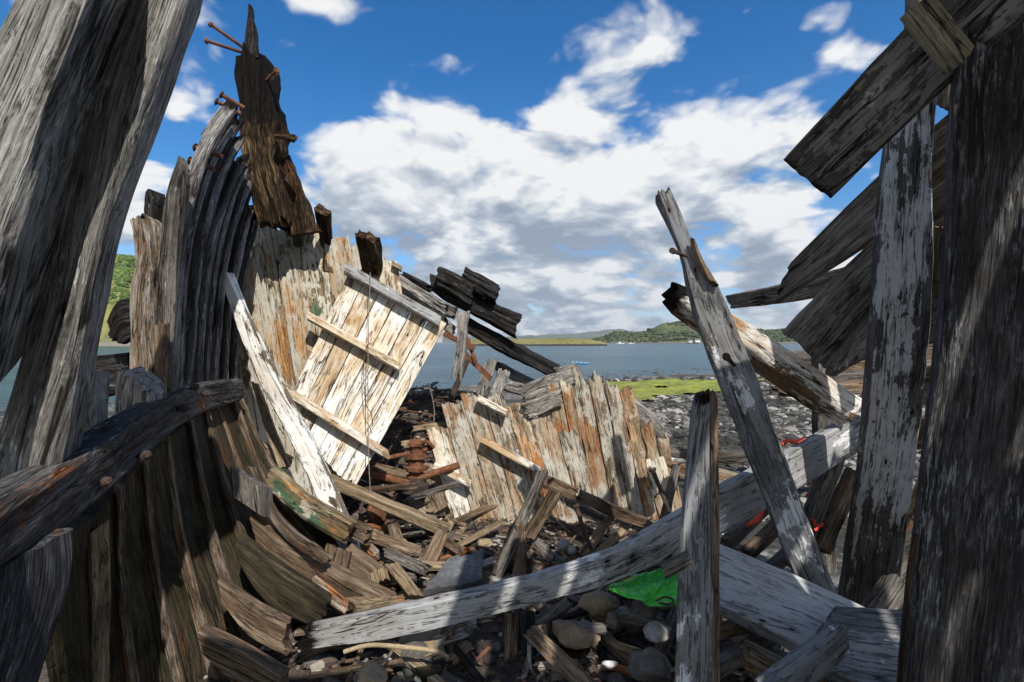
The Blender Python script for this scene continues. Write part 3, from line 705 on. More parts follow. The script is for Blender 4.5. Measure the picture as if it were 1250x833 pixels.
# ================================================================== PORT SIDE OF THE WRECK
hull = thing('wrecked_hull', 'dark curved port side of the wooden wreck with its ribs, beam shelf and burnt stem', 'ship wreck', (-1.6, 2.4, 0))
timber('frame', [((40, -60, 1.15), (146, -60, 1.10)), ((-30, 80, 1.13), (84, 80, 1.10)), ((-120, 270, 1.12), (22, 270, 1.10)), ((-190, 520, 1.12), (-40, 520, 1.10))],
       .2, 'frame', hull, tv=P(178, 0, 1.42) - P(119, 0, 1.09), step=.02, nw=34, nt=14, rough=.008, wob=.012, label='broad silver grey frame timber at the left edge with a dark side')
timber('frame', [((150, -50, 1.36), (240, -50, 1.3)), ((128, 0, 1.36), (226, 0, 1.3)), ((80, 145, 1.36), (174, 145, 1.3)), ((54, 279, 1.36), (126, 279, 1.3)), ((27, 411, 1.36), (99, 411, 1.3)), ((-12, 549, 1.36), (76, 549, 1.3)), ((-30, 650, 1.36), (60, 650, 1.3))],
       .2, 'frame', hull, tv=P(150, 279, 1.56) - P(124, 279, 1.30), step=.02, nw=30, nt=8, rough=.008, wob=.012, label='second silver grey frame timber, leaning outward, with a long crack')
timber('beam_shelf', [((-60, 680, .80), (-60, 752, .80)), ((0, 628, .95), (0, 700, .95)), ((60, 588, 1.15), (60, 658, 1.15)), ((120, 547, 1.48), (124, 610, 1.48)), ((200, 490, 2.1), (204, 535, 2.1)), ((250, 468, 2.8), (252, 503, 2.8)), ((297, 462, 3.5), (297, 489, 3.5))],
       .12, 'shelf', hull, step=.025, nw=14, nt=8, rough=.006, wob=.004, bite=.006, label='long dark beam shelf curving forward along the ribs')
for k, (px, py, d, r) in enumerate(((233, 473, 2.44, .018), (248, 481, 2.74, .020), (219, 498, 2.27, .022), (170, 556, 1.78, .018), (121, 588, 1.48, .014))):
    c = P(px, py, d); lathe('bolt_head', c + Vector((.02, -.0, 0)), Vector((.8, -.6, .1)), [(-.03, r * .8), (.0, r), (.006, r), (.012, r * .6), (.013, r * .5), (.018, r * .45)], 'iron', hull, 12, .3)
# ribs; every other one coloured black to paint the shade between them
for k in range(15):
    f = (k + .25 * math.sin(k * 2.3)) / 14; d = 2.45 + 1.35 * f; w = (6.4 - 2.4 * f + 1.0 * math.sin(k * 3.1)) * (1 - .15 * (k % 2))
    rk = random.Random(k + 40); sh = rk.uniform(-9, 9); xs_ = rk.uniform(-2.2, 2.2); w *= rk.uniform(.7, 1.45)
    st = []
    for (x0, y0, x1, y1, dd) in ((293, 126, 318, 250, .42), (258, 182, 311, 288, .25), (233, 262, 303, 325, .08), (222, 340, 294, 382, .02), (213, 472, 287, 472, 0)):
        px, py = x0 + (x1 - x0) * f + xs_ * rk.uniform(.5, 1.3), y0 + (y1 - y0) * f + sh; ww = w * (1.15 if dd > .25 else 1.1 if dd > .1 else 1)
        st.append(((px - ww / 2, py, d + dd - .02 + .06 * (k % 2)), (px + ww / 2, py, d + dd + .02 + .06 * (k % 2))))
    timber('rib', st, .075, 'char' if k % 2 else 'ribgrey', hull, step=.04, nw=5, nt=3, rough=.006, wob=.010, j0=.10, char=(.9, 0), cl=.12)
# strakes behind the ribs, black to darken the gaps like shade
for k in range(7):
    y = 262 + 30 * k
    xl = lambda yy: 238 - 26 * min(1, max(0, (yy - 250) / 220)) + 4
    st = [((xl(y), y, 3.0), (xl(y + 29), y + 29, 2.97)), ((258, y + 2, 3.65), (254, y + 30, 3.62)), ((276, y + 6, 4.1), (273, y + 34, 4.07)), ((288, y + 8, 4.4), (286, y + 36, 4.37))]
    timber('strake', st, .05, 'char', hull, step=.08, nw=4, nt=2, rough=.004, j0=.05)
for k in range(5):
    t = .30 + .17 * k
    ch0 = [(293, 126), (258, 182), (233, 262)]; ch1 = [(318, 250), (311, 288), (303, 325)]
    def onc(c, u): i = min(int(u * 2), 1); v = u * 2 - i; return (c[i][0] + (c[i + 1][0] - c[i][0]) * v, c[i][1] + (c[i + 1][1] - c[i][1]) * v)
    a0, a1, b0, b1 = onc(ch0, t), onc(ch0, min(t + .165, 1)), onc(ch1, t), onc(ch1, min(t + .165, 1))
    timber('strake', [((a0[0] + 5, a0[1], 3.1), (a1[0] + 5, a1[1], 3.05)), (((a0[0] + b0[0]) / 2, (a0[1] + b0[1]) / 2, 3.6), ((a1[0] + b1[0]) / 2, (a1[1] + b1[1]) / 2, 3.55)), ((b0[0] - 3, b0[1], 4.2), (b1[0] - 3, b1[1], 4.15))], .05, 'char', hull, step=.08, nw=4, nt=2, rough=.004, j0=.05)
# broken heads between the frames and the ribs
timber('frame_head', [((157, 254, 2.3), (170, 254, 2.3)), ((163, 300, 2.3), (178, 296, 2.3)), ((156, 370, 2.3), (184, 370, 2.3)), ((157, 480, 2.3), (187, 480, 2.3))], .12, 'rustwood', hull, step=.02, nw=10, nt=4, rough=.012, wob=.02, j0=.07, bite=.05, label='ragged frame head streaked with orange rust')
timber('frame_head', [((176, 228, 2.45), (190, 232, 2.45)), ((176, 285, 2.45), (192, 290, 2.45)), ((183, 310, 2.45), (195, 315, 2.45))], .1, 'char', hull, step=.02, nw=8, nt=3, rough=.015, wob=.02, j0=.12, bite=.06)
timber('frame_head', [((216, 188, 2.35), (218, 189, 2.35)), ((203, 228, 2.35), (225, 224, 2.35)), ((195, 290, 2.35), (216, 290, 2.35)), ((187, 480, 2.35), (207, 480, 2.35))], .05, 'plank', hull, step=.02, nw=10, nt=4, rough=.006, wob=.008, j0=.03, label='dark frame head broken to a sharp point')
timber('frame_head', [((186, 395, 2.3), (198, 392, 2.3)), ((187, 475, 2.3), (200, 475, 2.3))], .06, 'brown', hull, step=.02, nw=6, nt=3, rough=.006, j0=.03)
timber('frame_head', [((145, 448, 2.1), (152, 452, 2.1)), ((141, 470, 2.1), (178, 476, 2.1)), ((139, 505, 2.1), (180, 500, 2.1))], .14, 'grey', hull, step=.012, nw=16, nt=5, rough=.008, j0=.05, label='pale broken stub standing on the beam shelf')
timber('frame_head', [((104, 450, 1.75), (113, 446, 1.75)), ((96, 500, 1.75), (112, 500, 1.75)), ((88, 560, 1.75), (112, 556, 1.75))], .08, 'grey', hull, step=.015, nw=8, nt=3, rough=.008, j0=.04)
timber('strake', [((106, 436, 2.9), (106, 488, 2.9)), ((130, 434, 2.9), (130, 484, 2.9)), ((156, 431, 2.9), (156, 475, 2.9))], .08, 'char', hull, step=.02, nw=14, nt=3, rough=.008, bite=.03, j0=.03)
timber('strake', [((129, 402, 2.8), (134, 414, 2.8)), ((142, 372, 2.8), (148, 420, 2.8)), ((160, 366, 2.8), (160, 412, 2.8))], .07, 'char', hull, step=.012, nw=14, nt=4, rough=.02, wob=.03, j0=.05, bite=.06)
# stem
stem = timber('stem', [((288, 52, 3.9), (318, 50, 3.9)), ((288, 110, 3.9), (332, 112, 3.9)), ((290, 150, 3.9), (338, 150, 3.9)), ((295, 190, 3.92), (337, 190, 3.92)), ((305, 235, 3.95), (341, 235, 3.95)), ((318, 288, 4.0), (350, 284, 4.0))], .22, 'stem', hull,
       step=.02, nw=18, nt=6, rough=.030, wob=.03, j0=.16, bite=.16, char=(1.3, .45), cl=.72, j1=.16, label='burnt ragged stem post rising highest of all')
timber('splinter', [((302, 5, 3.92), (306, 5, 3.92)), ((299, 30, 3.92), (309, 30, 3.92)), ((296, 70, 3.94), (314, 70, 3.94))], .07, 'char', hull, step=.02, nw=6, nt=3, rough=.012, wob=.02, bite=.03)
timber('stem_cheek', [((336, 172, 4.1), (344, 176, 4.1)), ((341, 215, 4.1), (358, 215, 4.1)), ((345, 250, 4.12), (372, 250, 4.12)), ((350, 288, 4.15), (388, 282, 4.15))], .14, 'stem', hull, step=.03, nw=10, nt=4, rough=.02, wob=.02, j0=.12, bite=.05, char=(.9, 0))
timber('splinter', [((333, 160, 3.86), (335, 168, 3.86)), ((362, 164, 3.8), (361, 173, 3.8))], .03, 'stem', hull, step=.015, nw=4, nt=2, rough=.012, wob=.02, j1=.06, bite=.03)
timber('splinter', [((326, 92, 3.86), (332, 98, 3.86)), ((338, 84, 3.8), (339, 87, 3.8))], .02, 'grey', hull, step=.015, nw=4, nt=2, rough=.008, j1=.05)
timber('splinter', [((242, 172, 3.2), (252, 182, 3.2)), ((256, 150, 3.2), (268, 170, 3.2)), ((276, 124, 3.25), (290, 142, 3.25))], .13, 'grey', hull, step=.015, nw=10, nt=5, rough=.02, wob=.02, j0=.08, bite=.05, char=(.8, 0), cl=.25, label='gnarled grey timber end behind the stem')
for (a, b) in (((252, 50, 3.8), (308, 68, 3.98)), ((257, 30, 3.8), (308, 66, 3.98)), ((231, 196, 2.75), (262, 207, 2.78)), ((238, 180, 2.8), (272, 192, 2.82)), ((264, 124, 2.95), (294, 139, 3.0)), ((270, 116, 2.95), (298, 132, 3.0)), ((226, 221, 3.0), (238, 225, 3.1)), ((338, 86, 3.8), (326, 98, 3.9))):
    a_, b_ = P(*a), P(*b); dr = (b_ - a_)
    nl = tube('nail', [a_, a_ + dr * .03, a_ + dr * .031, b_], .013, 'rust', stem if a[0] < 262 and a[1] < 60 else hull, 8, rr=[.024, .024, .012, .013])
# inner planking under the beam shelf, curving in towards the keel
CV = [((60, 668, 1.22), (72, 745, 1.5), (86, 850, 1.72)), ((118, 628, 1.66), (122, 720, 1.9), (126, 850, 2.05)), ((165, 572, 1.95), (176, 690, 2.15), (204, 850, 2.22)), ((203, 538, 2.3), (222, 680, 2.4), (268, 850, 2.38)),
      ((233, 512, 2.65), (262, 655, 2.65), (326, 840, 2.5)), ((257, 500, 3.05), (300, 635, 2.95), (395, 805, 2.7)), ((278, 492, 3.45), (330, 612, 3.25), (440, 755, 2.95)), ((296, 486, 3.8), (350, 585, 3.55), (470, 700, 3.2))]
def shift(p, dx, dd): return (p[0] + dx, p[1], p[2] + dd)
for k in range(7):
    a, b = CV[k], CV[k + 1]
    for h in range(1):
        f0, f1 = .01, .99
        st = [(P(*a[i]).lerp(P(*b[i]), f0), P(*a[i]).lerp(P(*b[i]), f1)) for i in range(3)]
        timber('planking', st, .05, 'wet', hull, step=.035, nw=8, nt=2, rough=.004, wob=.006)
for k in range(2, 10):
    i0, f = divmod(k / 1.25, 1.0); i0 = int(i0)
    if i0 > 6: i0, f = 6, 1.0
    p = [tuple(u + (v - u) * f for u, v in zip(CV[i0][i], CV[i0 + 1][i])) for i in range(3)]
    rr_ = random.Random(k); w = 8.0 - .3 * k + rr_.uniform(-1.5, 2.0)
    sx = [rr_.uniform(-4, 4) for _ in range(3)]
    st = [((p[i][0] - w / 2 + sx[i], p[i][1], p[i][2] - .085), (p[i][0] + w / 2 + sx[i], p[i][1], p[i][2] - .055)) for i in range(3)]
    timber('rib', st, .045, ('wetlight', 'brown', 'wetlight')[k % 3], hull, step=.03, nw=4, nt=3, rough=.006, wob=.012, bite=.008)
timber('rib', [((103, 655, 1.62), (112, 650, 1.6)), ((104, 740, 1.8), (114, 740, 1.78)), ((102, 850, 1.95), (114, 850, 1.93))], .06, 'tan', hull, step=.03, nw=4, nt=3, rough=.005)
timber('knee', [((-40, 716, .90), (92, 640, 1.18)), ((-60, 780, .90), (86, 712, 1.16)), ((-80, 870, .90), (40, 865, 1.12))], .035, 'tar', hull, step=.02, nw=14, nt=6, rough=.005, wob=.008, j0=.01, label='dark heavy timber under the near end of the beam shelf')
# loose floor timbers lying against the inner planking
def piece(name, st, t, mat, label, cat='plank', group=None, **kw):
    return timber(name, st, t, mat, None, label=label, cat=cat, group=group, **kw)
FT = 'floor timbers sliding down the port planking'
kw = dict(step=.02, nw=8, nt=4, rough=.006, wob=.01, j0=.02, j1=.05)
piece('floor_timber', [((240, 772, 2.05), (244, 798, 2.05)), ((290, 796, 2.08), (292, 842, 2.08)), ((350, 832, 2.12), (350, 885, 2.12))], .10, 'brown', 'lowest brown floor timber with a pale worn top edge, bottom left', 'timber', FT, **kw)
piece('floor_timber', [((265, 711, 2.28), (270, 737, 2.28)), ((305, 741, 2.3), (305, 780, 2.3)), ((356, 769, 2.33), (352, 806, 2.33))], .09, 'brown', 'short brown floor timber, second from the bottom of the slide', 'timber', FT, **kw)
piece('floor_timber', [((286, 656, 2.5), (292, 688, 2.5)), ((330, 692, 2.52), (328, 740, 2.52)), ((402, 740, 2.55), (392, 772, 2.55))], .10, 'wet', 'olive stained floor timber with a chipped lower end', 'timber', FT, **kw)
piece('floor_timber', [((304, 632, 2.72), (312, 662, 2.72)), ((368, 678, 2.74), (366, 716, 2.74)), ((484, 736, 2.75), (474, 764, 2.75))], .11, 'brown', 'longest reddish brown floor timber running towards the fallen beam', 'timber', FT, **kw)
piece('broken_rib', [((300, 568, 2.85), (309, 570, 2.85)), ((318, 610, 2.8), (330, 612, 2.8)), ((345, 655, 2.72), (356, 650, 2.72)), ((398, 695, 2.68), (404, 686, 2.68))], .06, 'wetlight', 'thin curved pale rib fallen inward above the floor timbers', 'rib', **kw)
piece('floor_timber', [((328, 571, 3.1), (322, 592, 3.1)), ((372, 607, 3.05), (366, 634, 3.05)), ((430, 642, 3.0), (424, 668, 3.0))], .08, 'green', 'plank with green and white paint remains above the curved rib', 'plank', FT, **kw)
piece('floor_timber', [((352, 598, 3.2), (348, 612, 3.2)), ((410, 628, 3.15), (406, 646, 3.15)), ((452, 650, 3.1), (448, 668, 3.1))], .08, 'brown', 'dull brown plank lying behind the green painted one', 'plank', FT, **kw)
piece('wood_block', [((280, 570, 2.75), (318, 592, 2.72)), ((284, 606, 2.7), (322, 632, 2.68))], .14, 'plank', 'dark squared block wedged against the port ribs', 'block', step=.03, nw=8, nt=4, rough=.006, j0=.03)

# ================================================================== BULKHEAD
PBp, PBn = P(380, 450, 4.2), Vector((.14, -.96, .22))
def B(px, py, off=0.0): return hit(px, py, PBp, PBn, off)
bulk = thing('bulkhead', 'tall bulkhead of upright boards with peeling cream, green and rusty paint', 'bulkhead', (-1.6, 4.15, 0))
bx = [252, 279, 305, 334, 366, 396, 428, 456, 482]
by = [250, 250, 268, 272, 270, 283, 292, 312, 332]; bb = [590, 640, 640, 640, 560, 520, 470, 440, 430]
bmat = ['lining', 'bulk', 'bulk', 'bulk', 'green', 'bulk', 'bulk', 'panel', 'grey']
for k in range(8):
    y0, y1 = by[k], bb[k]; f = lambda x, y: x + .157 * (y - 300)
    g = .3 if k % 2 else -.6
    timber('board', [(B(f(bx[k] + g, y0), y0, .006 * (k % 2)), B(f(bx[k + 1] - .3, y0), y0, .006 * (k % 2))), (B(f(bx[k] + g, y1), y1, .006 * (k % 2)), B(f(bx[k + 1] - .3, y1), y1, .006 * (k % 2)))], .045, bmat[k], bulk,
           step=.035, nw=10, nt=2, rough=.003, wob=.004, j0=.10, char=(.35, 0), cl=.15, ch=.06)
timber('stanchion', [(B(383, 254, .34), B(398, 263, .34)), (B(390, 292, .02), B(403, 296, .02)), (B(394, 330, .012), B(407, 333, .012))], .07, 'stem', bulk, step=.02, nw=6, nt=3, rough=.008, j0=.05, label='short dark stanchion standing proud of the boards')
timber('stanchion', [(B(430, 280, .42), B(456, 296, .42)), (B(434, 301, .30), B(460, 312, .30)), (B(441, 330, .03), B(463, 338, .03))], .09, 'stem', bulk, step=.02, nw=10, nt=4, rough=.012, j0=.06, bite=.02)
timber('stanchion', [(B(352, 256, .22), B(364, 258, .22)), (B(357, 300, .02), B(368, 302, .02))], .06, 'plank', bulk, step=.02, nw=6, nt=3, rough=.008, j0=.05)
for (a, b) in (((360, 268), (384, 281)), ((478, 318), (492, 326))):
    timber('batten', [(B(a[0], a[1], .06), B(a[0] - 1, a[1] + 6, .06)), (B(b[0], b[1], .06), B(b[0] - 1, b[1] + 6, .06))], .03, 'tan', bulk, step=.02, nw=4, nt=2, j0=.02, j1=.02)
# fallen door of white painted boards
door = thing('plank_door', 'fallen white painted plank door with three battens leaning on the bulkhead', 'door', B(440, 520, .1))
TLc, TRc, BLc, BRc = (428, 326), (546, 394), (343, 508), (431, 600)
for k in range(6):
    u0, u1 = k / 6, (k + 1) / 6
    tp = lambda u: (TLc[0] + (TRc[0] - TLc[0]) * u, TLc[1] + (TRc[1] - TLc[1]) * u)
    bt = lambda u: (BLc[0] + (BRc[0] - BLc[0]) * u, BLc[1] + (BRc[1] - BLc[1]) * u)
    o = .12 + .004 * (k % 3)
    timber('board', [(B(*tp(u0 + .004), o), B(*tp(u1 - .004), o)), (B(*bt(u0 + .004), o), B(*bt(u1 - .004), o))], .035, 'white' if k not in (1,) else 'panel', door, step=.04, nw=8, nt=2, rough=.002, wob=.003, j1=.02 + .05 * (k == 5), j0=.02, ch=.05)
for (a, b, h, mt) in (((420, 319), (539, 386), 12, 'lightbeam'), ((375, 379), (489, 443), 10, 'white'), ((334, 461), (478, 552), 12, 'panel')):
    timber('batten', [(B(a[0], a[1], .22), B(a[0] - h * .15, a[1] + h, .22)), (B(b[0], b[1], .22), B(b[0] - h * .15, b[1] + h, .22))], .085, mt, door, step=.03, nw=6, nt=4, rough=.002, wob=.004, j0=.015, j1=.04 if mt == 'panel' else .012, char=(0, .5 if mt == 'panel' else 0), cl=.1)
tube('wire', [B(452, 333, .25), B(450, 400, .25), B(449, 470, .26), B(450, 560, .3), B(453, 610, .32)], .0035, 'wire', None, 6, label='thin wire hanging down over the white plank door', cat='wire')
tube('wire', [B(449, 420, .23), B(444, 440, .23), B(446, 490, .24), B(453, 505, .24), B(455, 520, .2)], .003, 'iron', None, 6, label='curly dark wire across the white plank door', cat='wire')

# charred timbers on top, behind the door
kw = dict(step=.025, nw=10, nt=6, rough=.018, wob=.02, j0=.03, j1=.05, bite=.03)
piece('charred_beam', [((524, 336, 4.9), (524, 354, 4.9)), ((576, 357, 4.9), (574, 383, 4.9)), ((640, 384, 4.9), (632, 414, 4.9))], .28, 'char', 'charred beam carrying the two blocks, upper of the burnt pair', 'beam', 'charred timbers', **kw)
piece('charred_block', [((534, 324, 4.75), (530, 350, 4.75)), ((556, 334, 4.75), (552, 362, 4.75)), ((582, 350, 4.75), (576, 376, 4.75))], .25, 'char', 'charred block on the burnt beam, the left one of the two', 'block', 'charred timbers', **kw)
piece('charred_block', [((566, 325, 4.8), (560, 344, 4.8)), ((612, 350, 4.8), (605, 372, 4.8))], .3, 'char', 'charred block with a flat grey top, right one of the two on the burnt beam', 'block', 'charred timbers', **kw)
piece('charred_beam', [((560, 381, 5.0), (556, 398, 5.0)), ((620, 414, 5.0), (614, 432, 5.0)), ((686, 448, 5.0), (676, 464, 5.0))], .26, 'char', 'long charred beam sloping down to the water view, lower of the burnt pair', 'beam', 'charred timbers', **kw)
for i, (a, b, h, mt, d, lb) in enumerate((((463, 320), (548, 372), 16, 'grey', 4.55, 'frayed grey timber along the top right edge of the door'), ((470, 338), (552, 388), 12, 'char', 4.5, 'blackened timber just above the white door'), ((486, 326), (528, 348), 9, 'char', 4.7, 'short black stick behind the frayed grey timber'),
        ((500, 345), (560, 378), 14, 'plank', 4.65, 'dark split plank under the charred blocks'), ((520, 372), (560, 402), 14, 'grey', 4.6, 'grey splintered end at the top right corner of the door'))):
    piece('broken_timber', [((a[0], a[1], d), (a[0] - 3, a[1] + h, d)), ((b[0], b[1], d), (b[0] - 3, b[1] + h, d))], .12, mt, lb, 'timber', None, step=.02, nw=8, nt=4, rough=.015, wob=.02, j0=.08, j1=.10, bite=.04)
piece('splintered_post', [((558, 378, 4.5), (573, 377, 4.5)), ((557, 420, 4.5), (569, 420, 4.5)), ((549, 478, 4.5), (560, 480, 4.5))], .08, 'grey', 'upright splintered grey post under the charred blocks', 'post', step=.015, nw=8, nt=3, rough=.012, wob=.015, j0=.05, j1=.2, bite=.03)
for (a, b, lb) in (((543, 404), (580, 423), 'upper rusty iron strap under the charred beam'), ((563, 424), (601, 460), 'lower rusty iron strap slanting across the dark gap'), ((572, 412), (582, 440), 'short rusty iron strap standing beside the splintered post')):
    piece('iron_strap', [((a[0], a[1], 4.55), (a[0] - 3, a[1] + 6, 4.55)), ((b[0], b[1], 4.5), (b[0] - 3, b[1] + 6, 4.5))], .02, 'rust', lb, 'strap', step=.03, nw=3, nt=2, rough=.003)

# ================================================================== COLLAPSED LINING ON THE RIGHT OF THE GAP
PCp, PCn = P(640, 570, 4.45), Vector((-.04, -.94, .33))
def Cc(px, py, off=0.0): return hit(px, py, PCp, PCn, off)
lin = thing('collapsed_lining', 'slumped panel of rust stained cream boards in the middle of the wreck', 'panel', (0, 4.4, 0))
lx = [480, 506, 533, 560, 587, 613, 639, 665, 692, 716]; ly = [606, 562, 518, 488, 478, 480, 492, 508, 522]; lb_ = [642, 648, 654, 658, 662, 664, 664, 660, 650]
lmat = ['lining', 'lining', 'panel', 'lining', 'lining', 'lining', 'rustboard', 'lining', 'lining']
for k in range(9):
    y0, y1 = ly[k], lb_[k]; f = lambda x, y: x + .28 * (y - 570)
    o = .005 * (k % 2)
    timber('board', [(Cc(f(lx[k], y0), y0, o), Cc(f(lx[k + 1] - .4, y0), y0, o)), (Cc(f(lx[k], y1), y1, o), Cc(f(lx[k + 1] - .4, y1), y1, o))], .045, lmat[k], lin, step=.03, nw=9, nt=2, rough=.003, wob=.005, j0=.07, j1=.10, ch=.06, char=(0, .4), cl=.12)
for (a, b, h, mt) in (((529, 562), (577, 587), 10, 'white'), ((588, 531), (662, 570), 9, 'panel'), ((583, 480), (622, 501), 9, 'white')):
    timber('batten', [(Cc(a[0], a[1], .13), Cc(a[0] - 2, a[1] + h, .13)), (Cc(b[0], b[1], .13), Cc(b[0] - 2, b[1] + h, .13))], .07, mt, lin, step=.025, nw=5, nt=3, rough=.004, wob=.006, j0=.02, j1=.04)
side = thing('shattered_hull_side', 'row of tall shattered upright planks streaked with orange rust', 'planking', (.6, 4.5, 0))
PDp, PDn = P(720, 540, 4.6), Vector((.06, -.98, .12))
def D_(px, py, off=0.0): return hit(px, py, PDp, PDn, off)
tx = [652, 668, 686, 700, 722, 741, 757, 774, 790, 806]; ty = [474, 452, 447, 444, 444, 452, 470, 512, 528, 545]; tb = [600, 615, 618, 622, 628, 634, 640, 640, 640, 636]
tm = ['lining', 'rustboard', 'rustboard', 'lining', 'lining', 'lining', 'rustboard', 'lining', 'lining', 'bulk']
for k in range(9):
    y0, y1 = ty[k], tb[k]; f = lambda x, y: x + .20 * (y - 540) + 12
    o = .02 * ((k * 7) % 3)
    timber('plank', [(D_(f(tx[k] - .3, y0), y0, o), D_(f(tx[k + 1] - .3, y0), y0, o)), (D_(f(tx[k] - .6, y1), y1, o), D_(f(tx[k + 1] + .3, y1), y1, o))], .06, tm[k], side, step=.02, nw=10, nt=3, rough=.006, wob=.008, j0=.26 if k < 6 else .15, bite=.03, char=(.42, 0), cl=.25)
kw = dict(step=.02, nw=9, nt=3, rough=.010, wob=.012, j0=.08, j1=.08, bite=.03)
for (st, mt, lb, t) in (
    ([((592, 440, 4.85), (608, 436, 4.85)), ((574, 505, 4.8), (590, 505, 4.8))], 'grey', 'grey upright board at the right edge of the dark gap', .05),
    ([((610, 446, 4.9), (624, 452, 4.9)), ((594, 492, 4.85), (608, 496, 4.85))], 'grey', 'shorter grey board beside the upright grey board', .05),
    ([((602, 462, 5.0), (604, 474, 5.0)), ((650, 470, 5.0), (650, 486, 5.0))], 'grey', 'thin grey plank lying behind the slumped panel', .06),
    ([((604, 440, 5.3), (602, 452, 5.3)), ((668, 472, 5.2), (664, 486, 5.2))], 'grey', 'grey plank sloping down to the right behind the slumped panel', .06),
    ([((632, 474, 4.62), (640, 494, 4.62)), ((664, 460, 4.62), (670, 480, 4.62)), ((702, 452, 4.62), (706, 466, 4.62))], 'grey', 'wide frayed grey plank across the top of the rusty planks', .07),
    ([((634, 496, 4.55), (642, 512, 4.55)), ((690, 474, 4.55), (692, 494, 4.55))], 'grey', 'second frayed grey plank, below the wide one', .06),
    ([((672, 452, 4.9), (674, 462, 4.9)), ((704, 444, 4.9), (706, 452, 4.9))], 'grey', 'pale splinter on top of the rusty planks', .05),
    ([((752, 474, 5.3), (752, 492, 5.3)), ((790, 500, 5.2), (784, 518, 5.2)), ((822, 532, 5.1), (816, 546, 5.1))], 'grey', 'long grey cracked timber sloping down right of the rusty planks', .14),
    ([((770, 482, 5.6), (770, 490, 5.6)), ((806, 520, 5.5), (802, 528, 5.5))], 'tan', 'pale timber with rusty bolts behind the grey cracked one', .08),
    ([((800, 545, 4.7), (797, 555, 4.7)), ((880, 552, 4.5), (880, 566, 4.5)), ((950, 545, 4.4), (950, 562, 4.4))], 'plank', 'dark pole lying across behind the pointed post', .1),
    ([((800, 562, 4.6), (800, 580, 4.6)), ((870, 572, 4.5), (870, 592, 4.5)), ((930, 590, 4.4), (930, 606, 4.4))], 'rustwood', 'rusty brown timber under the dark pole', .1),
    ([((812, 540, 4.8), (822, 545, 4.8)), ((786, 600, 4.6), (796, 606, 4.6))], 'plank', 'dark slanting stick right of the rusty planks', .05),
    ([((786, 560, 4.4), (810, 552, 4.4)), ((800, 610, 4.3), (826, 605, 4.3))], 'panel', 'broken cream board leaning at the foot of the rusty planks', .05),
    ([((826, 560, 4.2), (834, 562, 4.2)), ((806, 640, 4.0), (816, 644, 4.0))], 'plank', 'black slanting stake left of the pointed post', .06)):
    piece('broken_plank', st, t, mt, lb, 'plank', None, **kw)

# ================================================================== RUSTY MACHINERY IN THE GAP
c = P(506, 600, 4.25)
win = thing('rusty_windlass', 'rusty iron windlass with stacked rings standing in the rubble', 'windlass', c)
ax = Vector((.03, .05, 1))
lathe('base', c, ax, [(0, .11), (.06, .11), (.07, .09), (.12, .085)], 'iron', win, 24, .2)
lathe('barrel', c + ax * .12, ax, [(0, .065), (.05, .06), (.055, .095), (.085, .10), (.09, .06), (.15, .055), (.155, .085), (.19, .08), (.195, .05), (.25, .05), (.255, .07), (.28, .065), (.31, .03)], 'rust', win, 26, .25)
tube('crank', [c + Vector((.02, 0, .36)), c + Vector((.10, -.03, .42)), c + Vector((.17, -.05, .37))], .016, 'rust', win, 8)
c = P(457, 630, 3.95); c.y += .1
fw = thing('rusty_flywheel', 'rusty flywheel with a lumpy hub lying among the debris', 'flywheel', c)
axf = Vector((.25, -.85, .35)).normalized(); A = axf.cross(Vector((0, 0, 1))).normalized(); Bv = axf.cross(A)
tube('rim', [c + A * .135 * math.cos(q * math.pi / 8) + Bv * .135 * math.sin(q * math.pi / 8) for q in range(17)], .014, 'iron', fw, 8)
for q in range(4):
    v = A * math.cos(q * 1.5708 + .4) + Bv * math.sin(q * 1.5708 + .4); tube('spoke', [c, c + v * .13], .010, 'iron', fw, 6)
lathe('hub', c - axf * .03, axf, [(0, .06), (.05, .075), (.07, .085), (.12, .07), (.14, .04)], 'rust', fw, 18, .3)
for i, (a, b, r, lb) in enumerate((((500, 588, 4.2), (560, 568, 4.35), .03, 'rusty pipe lying beside the windlass'), ((446, 575, 4.2), (500, 592, 4.15), .035, 'thick rusty pipe left of the windlass'), ((470, 560, 4.5), (540, 545, 4.7), .02, 'thin rusty rod behind the windlass'), ((545, 500, 5.0), (570, 440, 5.1), .03, 'dark iron pipe rising in the gap'))):
    tube('iron_pipe', [a, b], r, 'rust' if i != 3 else 'iron', None, 10, label=lb, cat='pipe')

# ================================================================== LEANING PROP AND LOOSE TIMBERS IN THE HULL
kw = dict(step=.025, nw=9, nt=5, rough=.005, wob=.006, j0=.03, j1=.03)
piece('leaning_prop', [((267, 336, 3.55), (276, 330, 3.55)), ((309, 450, 3.45), (328, 446, 3.45)), ((360, 550, 3.35), (385, 550, 3.35)), ((422, 690, 3.2), (447, 692, 3.2))], .09, 'prop', 'long flaking white prop leaning across the bulkhead', 'prop', **kw)
piece('leaning_board', [((306, 465, 3.75), (312, 466, 3.75)), ((318, 505, 3.7), (328, 505, 3.7)), ((340, 572, 3.6), (354, 572, 3.6))], .04, 'tan', 'narrow tan board leaning behind the white prop', 'board', **kw)
piece('loose_plank', [((307, 536, 3.75), (302, 548, 3.75)), ((354, 560, 3.7), (352, 574, 3.7))], .06, 'tan', 'short yellowish plank end at the foot of the bulkhead', 'plank', **kw)
piece('loose_plank', [((393, 579, 3.75), (389, 592, 3.75)), ((470, 612, 3.7), (467, 625, 3.7)), ((550, 645, 3.65), (545, 658, 3.65))], .08, 'tan', 'long tan plank lying under the plank door', 'plank', **kw)
piece('loose_plank', [((534, 645, 3.62), (549, 649, 3.62)), ((503, 708, 3.3), (521, 716, 3.3))], .04, 'brown', 'short brown board slanting down from the end of the tan plank', 'board', **kw)
